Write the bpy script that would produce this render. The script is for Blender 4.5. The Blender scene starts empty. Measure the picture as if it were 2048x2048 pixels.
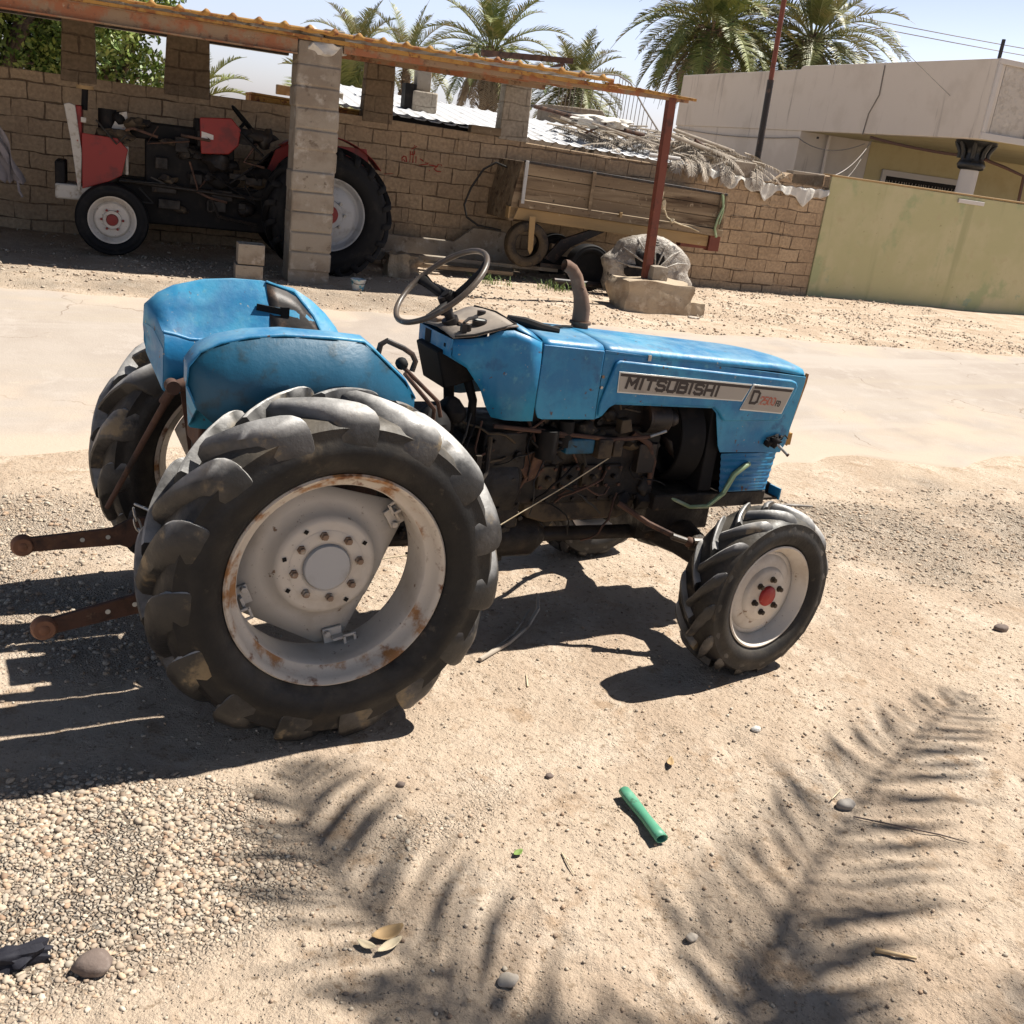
import bpy, bmesh, math, random
import numpy as np
from mathutils import Vector, Matrix, noise
R = math.radians
PI = math.pi
SC = bpy.context.scene
COL = SC.collection
rnd = random.Random(7)

# ---------------------------------------------------------------- camera, sky, sun, exposure
cam_d = bpy.data.cameras.new('camera')
cam = bpy.data.objects.new('camera', cam_d); COL.objects.link(cam)
CAMP = Vector((-0.950, -3.298, 1.804))
yaw, pit, rol = 0.517, 0.336, 0.130
fwd = Vector((math.sin(yaw)*math.cos(pit), math.cos(yaw)*math.cos(pit), -math.sin(pit)))
rt = Vector((math.cos(yaw), -math.sin(yaw), 0))
up = rt.cross(fwd)
cr = rt*math.cos(rol) + up*math.sin(rol)
cu = -rt*math.sin(rol) + up*math.cos(rol)
cam.matrix_world = Matrix(((cr.x, cu.x, -fwd.x, CAMP.x), (cr.y, cu.y, -fwd.y, CAMP.y), (cr.z, cu.z, -fwd.z, CAMP.z), (0, 0, 0, 1)))
cam_d.sensor_width = 36; cam_d.lens = 36.04
cam_d.clip_start = 0.05; cam_d.clip_end = 3000
SC.camera = cam
SUN_EL, SUN_AZ = 58.0, 0.5          # azimuth measured from +X towards +Y
w = bpy.data.worlds.new('World'); SC.world = w; w.use_nodes = True
nt = w.node_tree; bg = nt.nodes['Background']
sky = nt.nodes.new('ShaderNodeTexSky'); sky.sky_type = 'NISHITA'; sky.sun_disc = False
sky.sun_elevation = R(SUN_EL); sky.sun_rotation = R(90 - SUN_AZ)
sky.air_density = 1.0; sky.dust_density = 1.2; sky.ozone_density = 1.5; sky.altitude = 50
# dusty desert sky: bright pale haze low down, deeper towards the zenith
_tc = nt.nodes.new('ShaderNodeTexCoord'); _sp = nt.nodes.new('ShaderNodeSeparateXYZ'); nt.links.new(_tc.outputs['Generated'], _sp.inputs[0])
_rp = nt.nodes.new('ShaderNodeValToRGB'); nt.links.new(_sp.outputs['Z'], _rp.inputs[0]); _e = _rp.color_ramp
_e.elements[0].position = 0.0; _e.elements[0].color = (.90, .89, 1.14, 1); _e.elements[1].position = .75; _e.elements[1].color = (.20, .20, .20, 1)
for _p, _c in ((.06, (1.0, .92, 1.08, 1)), (.12, (1.10, .96, 1.02, 1)), (.24, (.72, .62, .62, 1)), (.40, (.28, .28, .28, 1))): _q = _e.elements.new(_p); _q.color = _c
_mx = nt.nodes.new('ShaderNodeMix'); _mx.data_type = 'RGBA'; _mx.blend_type = 'MULTIPLY'; _mx.inputs[0].default_value = 1
nt.links.new(sky.outputs[0], _mx.inputs[6]); nt.links.new(_rp.outputs[0], _mx.inputs[7]); nt.links.new(_mx.outputs[2], bg.inputs[0]); bg.inputs[1].default_value = 0.110
sd = bpy.data.lights.new('sun', 'SUN'); sun = bpy.data.objects.new('sun', sd); COL.objects.link(sun)
sd.energy = 5.0; sd.angle = R(0.55); sd.color = (1.0, 0.955, 0.88)
sdir = Vector((math.cos(R(SUN_EL))*math.cos(R(SUN_AZ)), math.cos(R(SUN_EL))*math.sin(R(SUN_AZ)), math.sin(R(SUN_EL))))
sun.rotation_euler = sdir.to_track_quat('Z', 'Y').to_euler()
sun.location = sdir*30
SC.view_settings.view_transform = 'Standard'; SC.view_settings.look = 'None'
SC.cycles.diffuse_bounces = 1; SC.cycles.max_bounces = 6
SC.view_settings.exposure = 0.74; SC.view_settings.gamma = 1

# ---------------------------------------------------------------- frames
# the yard wall frame: u along the wall, v away from the road, origin on the wall line
UA = R(-7.630)
U2 = Vector((math.cos(UA), math.sin(UA), 0)); V2 = Vector((-math.sin(UA), math.cos(UA), 0))
P0 = Vector((4.781, 9.646, 0))
def B(u, v, z=0.0): return P0 + U2*u + V2*v + Vector((0, 0, z))
def toUV(x, y):
    dx, dy = x-P0.x, y-P0.y
    return dx*U2.x+dy*U2.y, dx*V2.x+dy*V2.y

# ---------------------------------------------------------------- materials
MATS = {}
def mat(name, c, layers=(), rough=0.7, metal=0.0, bump=(), coat=0, dust=None, rvar=0, spec=.5):
    """layers: (colour, scale, lo, hi, kind, detail) mixed over the base by a noise ramp; bump: (scale, distance, kind)"""
    m = bpy.data.materials.new(name); m.use_nodes = True; MATS[name] = m
    n = m.node_tree.nodes; l = m.node_tree.links; b = n['Principled BSDF']
    tc = n.new('ShaderNodeTexCoord'); co = tc.outputs['Object']
    cur = None
    def tex(kind, scale, det=6):
        if kind == 'v':
            t = n.new('ShaderNodeTexVoronoi'); t.inputs['Scale'].default_value = scale
            l.new(co, t.inputs['Vector']); return t.outputs['Color'], t.outputs['Distance']
        t = n.new('ShaderNodeTexNoise'); t.inputs['Scale'].default_value = scale; t.inputs['Detail'].default_value = det
        t.inputs['Roughness'].default_value = 0.62
        if kind in 'xyz' and len(kind) == 1:
            mp = n.new('ShaderNodeMapping'); s = [1, 1, 1]; s['xyz'.index(kind)] = 0.08
            mp.inputs['Scale'].default_value = s; l.new(co, mp.inputs[0]); l.new(mp.outputs[0], t.inputs['Vector'])
        else: l.new(co, t.inputs['Vector'])
        return t.outputs['Fac'], t.outputs['Fac']
    def mix(a, bcol, fac):
        x = n.new('ShaderNodeMix'); x.data_type = 'RGBA'
        if isinstance(a, tuple): x.inputs[6].default_value = (*a[:3], 1)
        else: l.new(a, x.inputs[6])
        if isinstance(bcol, tuple): x.inputs[7].default_value = (*bcol[:3], 1)
        else: l.new(bcol, x.inputs[7])
        l.new(fac, x.inputs[0]); return x.outputs[2]
    cur = tuple(c)
    for i, L in enumerate(layers):
        colr, sc, lo, hi = L[:4]; kind = L[4] if len(L) > 4 else 'n'; det = L[5] if len(L) > 5 else 6
        f = tex(kind, sc, det)[0]
        mr = n.new('ShaderNodeMapRange'); mr.interpolation_type = 'SMOOTHSTEP'
        mr.inputs['From Min'].default_value = lo; mr.inputs['From Max'].default_value = hi
        l.new(f, mr.inputs['Value']); cur = mix(cur, colr, mr.outputs[0])
    if dust:
        g = n.new('ShaderNodeNewGeometry'); s = n.new('ShaderNodeSeparateXYZ'); l.new(g.outputs['Normal'], s.inputs[0])
        mr = n.new('ShaderNodeMapRange'); mr.inputs['From Min'].default_value = dust[1]; mr.inputs['From Max'].default_value = 1.0
        mr.inputs['To Max'].default_value = dust[2]
        l.new(s.outputs['Z'], mr.inputs['Value'])
        f = tex('n', dust[3] if len(dust) > 3 else 9)[0]
        mm = n.new('ShaderNodeMath'); mm.operation = 'MULTIPLY'; l.new(mr.outputs[0], mm.inputs[0])
        m2 = n.new('ShaderNodeMapRange'); m2.inputs['From Min'].default_value = .3; m2.inputs['From Max'].default_value = .6; l.new(f, m2.inputs['Value'])
        l.new(m2.outputs[0], mm.inputs[1]); cur = mix(cur, dust[0], mm.outputs[0])
    if isinstance(cur, tuple): b.inputs['Base Color'].default_value = (*cur[:3], 1)
    else: l.new(cur, b.inputs['Base Color'])
    b.inputs['Roughness'].default_value = rough; b.inputs['Metallic'].default_value = metal; b.inputs['Specular IOR Level'].default_value = spec
    if rvar:
        f = tex('n', 14)[0]; mr = n.new('ShaderNodeMapRange'); mr.inputs['From Min'].default_value = .3; mr.inputs['From Max'].default_value = .7
        mr.inputs['To Min'].default_value = max(0, rough-rvar); mr.inputs['To Max'].default_value = min(1, rough+rvar)
        l.new(f, mr.inputs['Value']); l.new(mr.outputs[0], b.inputs['Roughness'])
    if coat: b.inputs['Coat Weight'].default_value = coat; b.inputs['Coat Roughness'].default_value = .25
    prev = None
    for (sc, dist, kind) in bump:
        h = tex(kind, sc)[1]
        bp = n.new('ShaderNodeBump'); bp.inputs['Distance'].default_value = dist; bp.inputs['Strength'].default_value = 1
        l.new(h, bp.inputs['Height'])
        if prev: l.new(prev, bp.inputs['Normal'])
        prev = bp.outputs[0]
    if prev: l.new(prev, b.inputs['Normal'])
    return m

DUST = (.42, .34, .24)
mat('blue_paint', (.010, .165, .36), [((.03, .28, .48), 4, .42, .62), ((.008, .11, .26), 8, .56, .70), ((.08, .30, .42), 22, .58, .76), ((.13, .33, .42), 2.4, .56, .8), ((.006, .07, .20), 30, .64, .72), ((.05, .26, .42), 10, .55, .75, 'z'), ((.09, .05, .03), 30, .66, .70), ((.36, .33, .26), 55, .67, .71), ((.42, .38, .30), 4.5, .70, .72)], rough=.46, bump=[(7, .004, 'n'), (90, .0004, 'n')], dust=((.20, .32, .40), .35, .6, 7), rvar=.14)
mat('blue_dark', (.005, .085, .16), [((.012, .035, .05), 8, .5, .7), ((.07, .045, .025), 40, .66, .74)], rough=.5, bump=[(8, .004, 'n')])  # darker copy of blue_paint; the near fender's shade is put into it
mat('rubber', (.010, .0095, .0095), [((.032, .027, .022), 4, .48, .68), ((.12, .09, .055), 5, .55, .70), ((.006, .006, .007), 2.5, .46, .62), ((.07, .055, .038), 20, .62, .76)], spec=.35, rough=.55, bump=[(60, .0012, 'n'), (14, .003, 'n')], dust=((.20, .17, .13), .15, .55, 11), rvar=.15)
mat('exhaust_rust', (.15, .085, .055), [((.24, .15, .10), 9, .5, .7), ((.08, .05, .035), 16, .5, .7)], rough=.8, bump=[(50, .001, 'n')])
mat('lug_rubber', (.020, .019, .018), [((.07, .066, .064), 4, .46, .66), ((.20, .15, .085), 8, .57, .68), ((.012, .012, .013), 3, .52, .66)], rough=.45, bump=[(40, .002, 'n'), (9, .004, 'n')], dust=((.55, .53, .50), .25, 1.35, 5), rvar=.15)
mat('rubber_black', (.008, .008, .009), [((.024, .021, .019), 6, .5, .72)], spec=.25, rough=.7, bump=[(50, .001, 'n')])
mat('cream', (.68, .61, .52), [((.52, .44, .35), 4, .48, .72), ((.22, .13, .07), 24, .63, .70), ((.30, .16, .07), 5, .66, .74), ((.30, .06, .03), 55, .70, .74), ((.13, .09, .06), 110, .66, .72)], rough=.5, bump=[(30, .0006, 'n')], rvar=.1)
mat('cream_rust', (.64, .57, .48), [((.36, .17, .06), 8, .50, .62), ((.18, .07, .025), 13, .56, .68), ((.42, .36, .28), 40, .6, .75), ((.33, .05, .02), 26, .68, .72)], rough=.65, bump=[(50, .001, 'n')])
mat('hub_grey', (.46, .46, .46), [((.33, .31, .29), 8, .5, .7), ((.10, .07, .05), 60, .68, .75)], rough=.45)
mat('rust', (.085, .042, .028), [((.15, .075, .04), 9, .5, .7), ((.035, .024, .02), 14, .48, .68), ((.22, .15, .10), 30, .64, .76)], rough=.85, bump=[(60, .001, 'n')], rvar=.1)
mat('rust_yellow', (.42, .22, .05), [((.26, .09, .022), 6, .46, .6), ((.16, .05, .02), 16, .56, .66), ((.60, .38, .14), 25, .6, .75)], rough=.75, bump=[(50, .001, 'n')])
mat('rust_beam', (.30, .20, .12), [((.34, .13, .06), 4, .46, .6), ((.14, .07, .04), 11, .54, .68), ((.45, .36, .25), 20, .6, .75)], rough=.85, bump=[(40, .002, 'n')])
mat('rust_pole', (.17, .045, .025), [((.09, .03, .02), 9, .5, .7), ((.30, .13, .07), 25, .62, .76)], rough=.7, bump=[(60, .0008, 'n')])
mat('grease', (.011, .008, .0065), [((.032, .02, .013), 9, .52, .70), ((.09, .055, .028), 16, .62, .74), ((.012, .010, .009), 5, .5, .65)], rough=.6, bump=[(26, .004, 'n'), (90, .001, 'n')], dust=((.13, .09, .055), .45, .45, 13), rvar=.25, spec=.4)
mat('grease_tan', (.065, .045, .025), [((.02, .014, .010), 10, .46, .62), ((.14, .10, .055), 24, .58, .74)], rough=.75, bump=[(30, .003, 'n')])
mat('dark_steel', (.022, .017, .015), [((.10, .06, .04), 14, .52, .7)], rough=.5, metal=.2, bump=[(60, .0008, 'n')])
mat('black_part', (.008, .007, .007), [((.022, .017, .014), 9, .5, .7)], rough=.7, spec=.25)
mat('steel', (.45, .44, .42), [((.2, .15, .11), 20, .5, .7)], rough=.4, metal=.7)
mat('sleeve', (.10, .075, .055), [((.07, .06, .05), 20, .5, .7), ((.22, .20, .17), 40, .6, .75)], rough=.42, bump=[(80, .0006, 'n')], rvar=.1)
mat('dash', (.20, .165, .14), [((.34, .29, .24), 12, .5, .7), ((.06, .05, .045), 24, .58, .7)], rough=.7, bump=[(40, .001, 'n')], dust=((.40, .34, .27), .5, .5))
mat('badge', (.40, .36, .31), [((.30, .26, .22), 6, .5, .7), ((.16, .10, .07), 60, .68, .74)], rough=.45)
mat('badge_black', (.03, .02, .018), rough=.5)
mat('badge_rim', (.62, .64, .62), rough=.35, metal=.4)
mat('red_letter', (.45, .13, .08), [((.5, .33, .25), 60, .52, .6)], rough=.6)
mat('red_cap', (.36, .018, .013), [((.55, .20, .15), 90, .6, .7)], rough=.5, bump=[(40, .003, 'n')])
mat('red_paint', (.25, .016, .011), [((.13, .012, .010), 5, .5, .7), ((.12, .05, .03), 30, .66, .74)], rough=.5)
mat('white_dirty', (.48, .45, .40), [((.30, .25, .19), 12, .5, .68), ((.28, .06, .03), 24, .66, .72)], rough=.6, bump=[(30, .001, 'n')])
mat('green_hose', (.28, .37, .20), [((.42, .47, .34), 15, .5, .7)], rough=.5)
mat('boulder', (.42, .335, .235), [((.32, .24, .16), 4, .45, .62), ((.52, .43, .32), 7, .54, .7), ((.20, .14, .09), 14, .62, .72)], rough=.9, bump=[(12, .012, 'n'), (60, .003, 'n')])
mat('rust_light', (.20, .095, .055), [((.30, .17, .10), 14, .5, .7), ((.09, .045, .03), 20, .55, .72)], rough=.8, bump=[(60, .001, 'n')])
mat('mint', (.085, .30, .185), [((.20, .42, .30), 9, .5, .75), ((.07, .16, .10), 26, .60, .70)], rough=.5, bump=[(30, .001, 'n')])
mat('stone_a', (.46, .40, .33), [((.36, .32, .28), 9, .5, .65), ((.58, .52, .44), 14, .6, .75)], rough=.85, bump=[(40, .002, 'n')])
mat('rust_bolt', (.26, .17, .11), [((.42, .36, .29), 30, .5, .66)], rough=.7)
mat('stone_grey', (.27, .24, .21), [((.36, .33, .29), 10, .5, .7)], rough=.7, bump=[(50, .001, 'n')])
mat('stone_dark', (.16, .12, .10), [((.26, .21, .18), 16, .5, .7)], rough=.85, bump=[(30, .004, 'n')])
mat('dry_leaf', (.42, .28, .14), [((.55, .42, .26), 9, .5, .7)], rough=.8)
mat('straw', (.60, .50, .34), [((.40, .30, .18), 12, .5, .7)], rough=.8)
mat('dry_frond', (.42, .36, .29), [((.26, .20, .15), 7, .48, .7), ((.55, .50, .43), 18, .58, .75)], rough=.9)
mat('black_cloth', (.012, .012, .02), rough=.8, bump=[(20, .004, 'n')])
mat('grey_cloth', (.26, .23, .23), [((.17, .15, .15), 8, .5, .7)], rough=.9, bump=[(14, .006, 'n')])
mat('white_sheet', (.66, .63, .57), [((.45, .40, .33), 6, .52, .7)], rough=.7, bump=[(16, .006, 'n')])
mat('plastic_wrap', (.42, .375, .32), [((.22, .185, .15), 5, .44, .6), ((.035, .032, .03), 3.2, .58, .62), ((.44, .40, .34), 9, .58, .7)], rough=.5, bump=[(6, .05, 'n'), (22, .012, 'n')])
mat('concrete', (.33, .28, .22), [((.25, .20, .15), 2.6, .44, .62), ((.42, .37, .31), 7, .54, .7), ((.17, .13, .095), 11, .60, .70), ((.11, .08, .06), 4, .70, .73)], rough=.9, bump=[(20, .008, 'n'), (90, .002, 'n')])
mat('plaster_white', (.62, .59, .54), [((.45, .40, .33), 9, .5, .7)], rough=.85, bump=[(16, .012, 'n')])
mat('house_wall', (.70, .63, .55), [((.64, .57, .49), 1.2, .45, .65), ((.44, .38, .33), 3.5, .60, .72, 'z')], rough=.85, bump=[(60, .001, 'n')])
mat('house_yellow', (.60, .51, .28), [((.54, .44, .23), 1.5, .45, .7)], rough=.85, bump=[(60, .001, 'n')])
mat('house_tile', (.55, .50, .44), [((.47, .42, .36), 9, .48, .6), ((.60, .55, .49), 3, .5, .7)], rough=.7, bump=[(14, .01, 'v')])
mat('house_trim', (.62, .58, .54), rough=.7)
mat('green_wall', (.47, .44, .245), [((.53, .48, .29), 1.0, .42, .62), ((.38, .40, .22), 1.3, .54, .64), ((.30, .37, .25), 1.5, .66, .72), ((.47, .41, .24), 6, .56, .74), ((.25, .20, .11), 14, .66, .74), ((.40, .38, .21), 2.5, .56, .70, 'z')], rough=.9, bump=[(10, .006, 'n'), (60, .001, 'n')])
mat('wood', (.20, .14, .085), [((.31, .23, .145), 5, .45, .62, 'x'), ((.09, .055, .03), 8, .52, .66, 'x'), ((.40, .32, .22), 13, .58, .72), ((.06, .04, .025), 20, .62, .72)], rough=.85, bump=[(20, .004, 'x')])
mat('wood_pale', (.38, .25, .115), [((.28, .18, .085), 7, .5, .7, 'x'), ((.46, .38, .28), 14, .62, .75)], rough=.8, bump=[(20, .003, 'x')])
mat('sheet_metal', (.55, .55, .56), [((.42, .40, .38), 3, .5, .7), ((.30, .18, .10), 9, .66, .74)], rough=.42, metal=.35)
mat('sheet_white', (.70, .70, .71), [((.55, .54, .53), 3, .5, .7)], rough=.5)
mat('frond_green', (.17, .19, .065), [((.27, .25, .10), 1.6, .44, .62), ((.26, .22, .10), .9, .56, .7)], rough=.55)
mat('frond_lime', (.20, .22, .06), [((.38, .32, .14), 1.2, .5, .66), ((.10, .14, .04), 2.5, .5, .6)], rough=.55)
mat('frond_dead', (.30, .235, .15), [((.20, .14, .09), 2, .48, .66)], rough=.9)
mat('palm_trunk', (.20, .15, .105), [((.10, .07, .05), 4, .48, .64), ((.30, .24, .18), 9, .58, .72)], rough=.95, bump=[(9, .05, 'v')])
mat('bark', (.16, .12, .09), [((.09, .07, .05), 6, .5, .7)], rough=.95, bump=[(12, .02, 'n')])
mat('leaf', (.12, .19, .03), [((.26, .31, .06), 2.2, .45, .62), ((.05, .10, .018), 3.4, .54, .66)], rough=.5)
mat('weed', (.16, .24, .05), rough=.7)
mat('wire_black', (.02, .018, .016), rough=.6)
mat('wire_brown', (.10, .045, .025), rough=.6)
mat('bucket', (.55, .56, .54), [((.10, .33, .42), 14, .5, .56)], rough=.5)
mat('graffiti', (.30, .03, .02), rough=.8)
mat('black_gloss', (.012, .012, .012), rough=.4)
mat('lamp_glass', (.55, .55, .5), rough=.2)
mat('earth_rubble', (.36, .28, .19), [((.26, .19, .13), 6, .45, .65), ((.48, .40, .29), 14, .58, .72)], rough=.95, bump=[(12, .03, 'n'), (50, .006, 'n')])

def brick_mat(name, cols, mortar, scale=1.0, w=.39, h=.2, mw=.012, axes='xz', rough=.92, depth=.012):
    """block masonry: procedural blocks in the object's own x/z plane"""
    m = bpy.data.materials.new(name); m.use_nodes = True; MATS[name] = m
    n = m.node_tree.nodes; l = m.node_tree.links; b = n['Principled BSDF']; b.inputs['Roughness'].default_value = rough
    tc = n.new('ShaderNodeTexCoord'); sp = n.new('ShaderNodeSeparateXYZ'); l.new(tc.outputs['Object'], sp.inputs[0])
    cb = n.new('ShaderNodeCombineXYZ')
    if axes == 'xz': l.new(sp.outputs['X'], cb.inputs[0])
    else:
        ad = n.new('ShaderNodeMath'); ad.operation = 'ADD'; l.new(sp.outputs['X'], ad.inputs[0]); l.new(sp.outputs['Y'], ad.inputs[1]); l.new(ad.outputs[0], cb.inputs[0])
    l.new(sp.outputs['Z'], cb.inputs[1])
    nz = n.new('ShaderNodeTexNoise'); nz.inputs['Scale'].default_value = 2.5; nz.inputs['Detail'].default_value = 5; l.new(tc.outputs['Object'], nz.inputs['Vector'])
    va = n.new('ShaderNodeVectorMath'); va.operation = 'SCALE'; va.inputs[3].default_value = .075; l.new(nz.outputs['Color'], va.inputs[0])
    vb = n.new('ShaderNodeVectorMath'); vb.operation = 'ADD'; l.new(cb.outputs[0], vb.inputs[0]); l.new(va.outputs[0], vb.inputs[1])
    br = n.new('ShaderNodeTexBrick'); l.new(vb.outputs[0], br.inputs['Vector'])
    br.inputs['Scale'].default_value = 1; br.inputs['Brick Width'].default_value = w; br.inputs['Row Height'].default_value = h
    br.inputs['Mortar Size'].default_value = mw; br.inputs['Mortar Smooth'].default_value = .7; br.inputs['Bias'].default_value = -.1
    br.inputs['Color1'].default_value = (*cols[0], 1); br.inputs['Color2'].default_value = (*cols[1], 1); br.inputs['Mortar'].default_value = (*mortar, 1)
    br.offset = .5
    nm = n.new('ShaderNodeTexNoise'); nm.inputs['Scale'].default_value = 3.2; nm.inputs['Detail'].default_value = 3; l.new(tc.outputs['Object'], nm.inputs['Vector'])
    nr = n.new('ShaderNodeMapRange'); nr.inputs['From Min'].default_value = .38; nr.inputs['From Max'].default_value = .62; nr.inputs['To Min'].default_value = mw*.15; nr.inputs['To Max'].default_value = mw*1.5
    l.new(nm.outputs['Fac'], nr.inputs['Value']); l.new(nr.outputs[0], br.inputs['Mortar Size'])
    n2 = n.new('ShaderNodeTexNoise'); n2.inputs['Scale'].default_value = 1.7; n2.inputs['Detail'].default_value = 8; n2.inputs['Roughness'].default_value = .7; l.new(tc.outputs['Object'], n2.inputs['Vector'])
    mx = n.new('ShaderNodeMix'); mx.data_type = 'RGBA'; mr = n.new('ShaderNodeMapRange'); mr.inputs['From Min'].default_value = .42; mr.inputs['From Max'].default_value = .68; mr.inputs['To Max'].default_value = .75
    l.new(n2.outputs['Fac'], mr.inputs['Value']); l.new(mr.outputs[0], mx.inputs[0]); l.new(br.outputs['Color'], mx.inputs[6]); mx.inputs[7].default_value = (*cols[2], 1)
    n3 = n.new('ShaderNodeTexNoise'); n3.inputs['Scale'].default_value = 26; n3.inputs['Detail'].default_value = 8; l.new(tc.outputs['Object'], n3.inputs['Vector'])
    m3 = n.new('ShaderNodeMix'); m3.data_type = 'RGBA'; m3.blend_type = 'MULTIPLY'; m3.inputs[0].default_value = .55
    rr = n.new('ShaderNodeMapRange'); rr.inputs['From Min'].default_value = .3; rr.inputs['From Max'].default_value = .7; rr.inputs['To Min'].default_value = .55; rr.inputs['To Max'].default_value = 1.25; l.new(n3.outputs['Fac'], rr.inputs['Value'])
    l.new(mx.outputs[2], m3.inputs[6]); l.new(rr.outputs[0], m3.inputs[7]); l.new(m3.outputs[2], b.inputs['Base Color'])
    sub = n.new('ShaderNodeMath'); sub.operation = 'MULTIPLY_ADD'; sub.inputs[1].default_value = -1.0; l.new(br.outputs['Fac'], sub.inputs[0])
    sc = n.new('ShaderNodeMath'); sc.operation = 'MULTIPLY'; sc.inputs[1].default_value = .9; l.new(n3.outputs['Fac'], sc.inputs[0]); l.new(sc.outputs[0], sub.inputs[2])
    bp = n.new('ShaderNodeBump'); bp.inputs['Distance'].default_value = depth; l.new(sub.outputs[0], bp.inputs['Height']); l.new(bp.outputs[0], b.inputs['Normal'])
    return m
brick_mat('block_masonry', ((.50, .365, .235), (.42, .30, .19), (.31, .215, .135)), (.15, .10, .06), w=.36, h=.187, mw=.010)
brick_mat('block_masonry_shaded', ((.26, .19, .125), (.23, .165, .11), (.19, .14, .09)), (.13, .09, .06), w=.36, h=.187)  # darker copy of block_masonry, shed shade put into the block colours
brick_mat('block_pier', ((.37, .32, .26), (.33, .28, .22), (.44, .39, .32)), (.22, .18, .13), w=.45, h=.2, mw=.008, axes='xy', depth=.008)

# ---------------------------------------------------------------- mesh builder
class MB:
    def __init__(s): s.v = []; s.f = []
    def add(s, vs, fs):
        o = len(s.v); s.v += [tuple(p) for p in vs]; s.f += [tuple(i+o for i in f) for f in fs]; return s
    def box(s, c, d, rot=None):
        hx, hy, hz = d[0]/2, d[1]/2, d[2]/2
        P = [Vector((x*hx, y*hy, z*hz)) for z in (-1, 1) for y in (-1, 1) for x in (-1, 1)]
        if rot is not None:
            M = rot if isinstance(rot, Matrix) else Matrix.Rotation(rot[2], 3, 'Z') @ Matrix.Rotation(rot[1], 3, 'Y') @ Matrix.Rotation(rot[0], 3, 'X')
            P = [M @ p for p in P]
        c = Vector(c)
        return s.add([p+c for p in P], [(0, 2, 3, 1), (4, 5, 7, 6), (0, 1, 5, 4), (2, 6, 7, 3), (0, 4, 6, 2), (1, 3, 7, 5)])
    def bb(s, a, b): return s.box([(a[i]+b[i])/2 for i in range(3)], [abs(b[i]-a[i]) for i in range(3)])
    def beam(s, a, b, w, h):
        a = Vector(a); b = Vector(b); d = b-a
        q = d.to_track_quat('X', 'Z').to_matrix()
        return s.box((a+b)/2, (d.length, w, h), q)
    def ring(s, c, ax, r, n, ref=None, e=1.0):
        ax = Vector(ax).normalized()
        if ref is None: ref = Vector((0, 0, 1)) if abs(ax.z) < .9 else Vector((1, 0, 0))
        x = ref.cross(ax).normalized(); y = ax.cross(x)
        return [Vector(c) + x*(r*math.cos(2*PI*i/n)) + y*(r*e*math.sin(2*PI*i/n)) for i in range(n)]
    def tube(s, path, r, n=10, cap=True, closed=False, e=1.0, ref=None):
        path = [Vector(p) for p in path]; k = len(path)
        rs = r if isinstance(r, (list, tuple)) else [r]*k
        vs = []
        prev = ref
        for i, p in enumerate(path):
            if closed: t = path[(i+1) % k]-path[i-1]
            else: t = path[min(i+1, k-1)]-path[max(i-1, 0)]
            t.normalize()
            if prev is None: prev = Vector((0, 0, 1)) if abs(t.z) < .9 else Vector((1, 0, 0))
            x = prev.cross(t)
            if x.length < 1e-4: x = Vector((1, 0, 0)).cross(t)
            x.normalize(); y = t.cross(x); prev = y.copy()
            for j in range(n):
                a = 2*PI*j/n; vs.append(p + x*(rs[i]*math.cos(a)) + y*(rs[i]*e*math.sin(a)))
        fs = []
        for i in range(k if closed else k-1):
            i2 = (i+1) % k
            for j in range(n):
                j2 = (j+1) % n; fs.append((i*n+j, i*n+j2, i2*n+j2, i2*n+j))
        if cap and not closed: fs += [tuple(range(n-1, -1, -1)), tuple((k-1)*n+j for j in range(n))]
        return s.add(vs, fs)
    def cyl(s, a, b, r, n=16, r2=None): return s.tube([a, b], [r, r if r2 is None else r2], n)
    def lathe(s, prof, c, ax, n=48, a0=0, a1=2*PI):
        """prof: (axial, radius) pairs along axis ax from centre c"""
        ax = Vector(ax).normalized(); ref = Vector((0, 0, 1)) if abs(ax.z) < .9 else Vector((1, 0, 0))
        x = ref.cross(ax).normalized(); y = ax.cross(x); c = Vector(c)
        full = abs(a1-a0-2*PI) < 1e-6; m = n if full else n+1
        vs = []
        for (a, r) in prof:
            for i in range(m):
                t = a0+(a1-a0)*i/n; vs.append(c+ax*a+x*(r*math.cos(t))+y*(r*math.sin(t)))
        fs = []
        for k in range(len(prof)-1):
            for i in range(n):
                j = (i+1) % m; fs.append((k*m+i, k*m+j, (k+1)*m+j, (k+1)*m+i))
        return s.add(vs, fs)
    def prism(s, poly, y0, y1, axis='y'):
        n = len(poly)
        def P(a, b, y): return {'y': (a, y, b), 'z': (a, b, y), 'x': (y, a, b)}[axis]
        vs = [P(a, b, y0) for a, b in poly]+[P(a, b, y1) for a, b in poly]
        return s.add(vs, [tuple(range(n)), tuple(range(2*n-1, n-1, -1))]+[(i, i+n, (i+1) % n+n, (i+1) % n) for i in range(n)])
    def grid(s, rows, closed=False):
        m = len(rows[0]); vs = [p for r in rows for p in r]; fs = []
        for i in range(len(rows)-1):
            for j in range(m-1 if not closed else m):
                j2 = (j+1) % m; fs.append((i*m+j, i*m+j2, (i+1)*m+j2, (i+1)*m+j))
        return s.add(vs, fs)
    def blob(s, c, r, sub=2, amp=.2, sc=1.0, sq=(1, 1, 1), seed=0):
        bm = bmesh.new(); bmesh.ops.create_icosphere(bm, subdivisions=sub, radius=1)
        o = Vector((seed*3.1, seed*1.7, seed*.9))
        vs = []
        for v in bm.verts:
            d = 1+amp*noise.noise(v.co*sc+o)*2
            vs.append((c[0]+v.co.x*d*r*sq[0], c[1]+v.co.y*d*r*sq[1], c[2]+v.co.z*d*r*sq[2]))
        fs = [tuple(v.index for v in f.verts) for f in bm.faces]; bm.free()
        return s.add(vs, fs)

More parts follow.
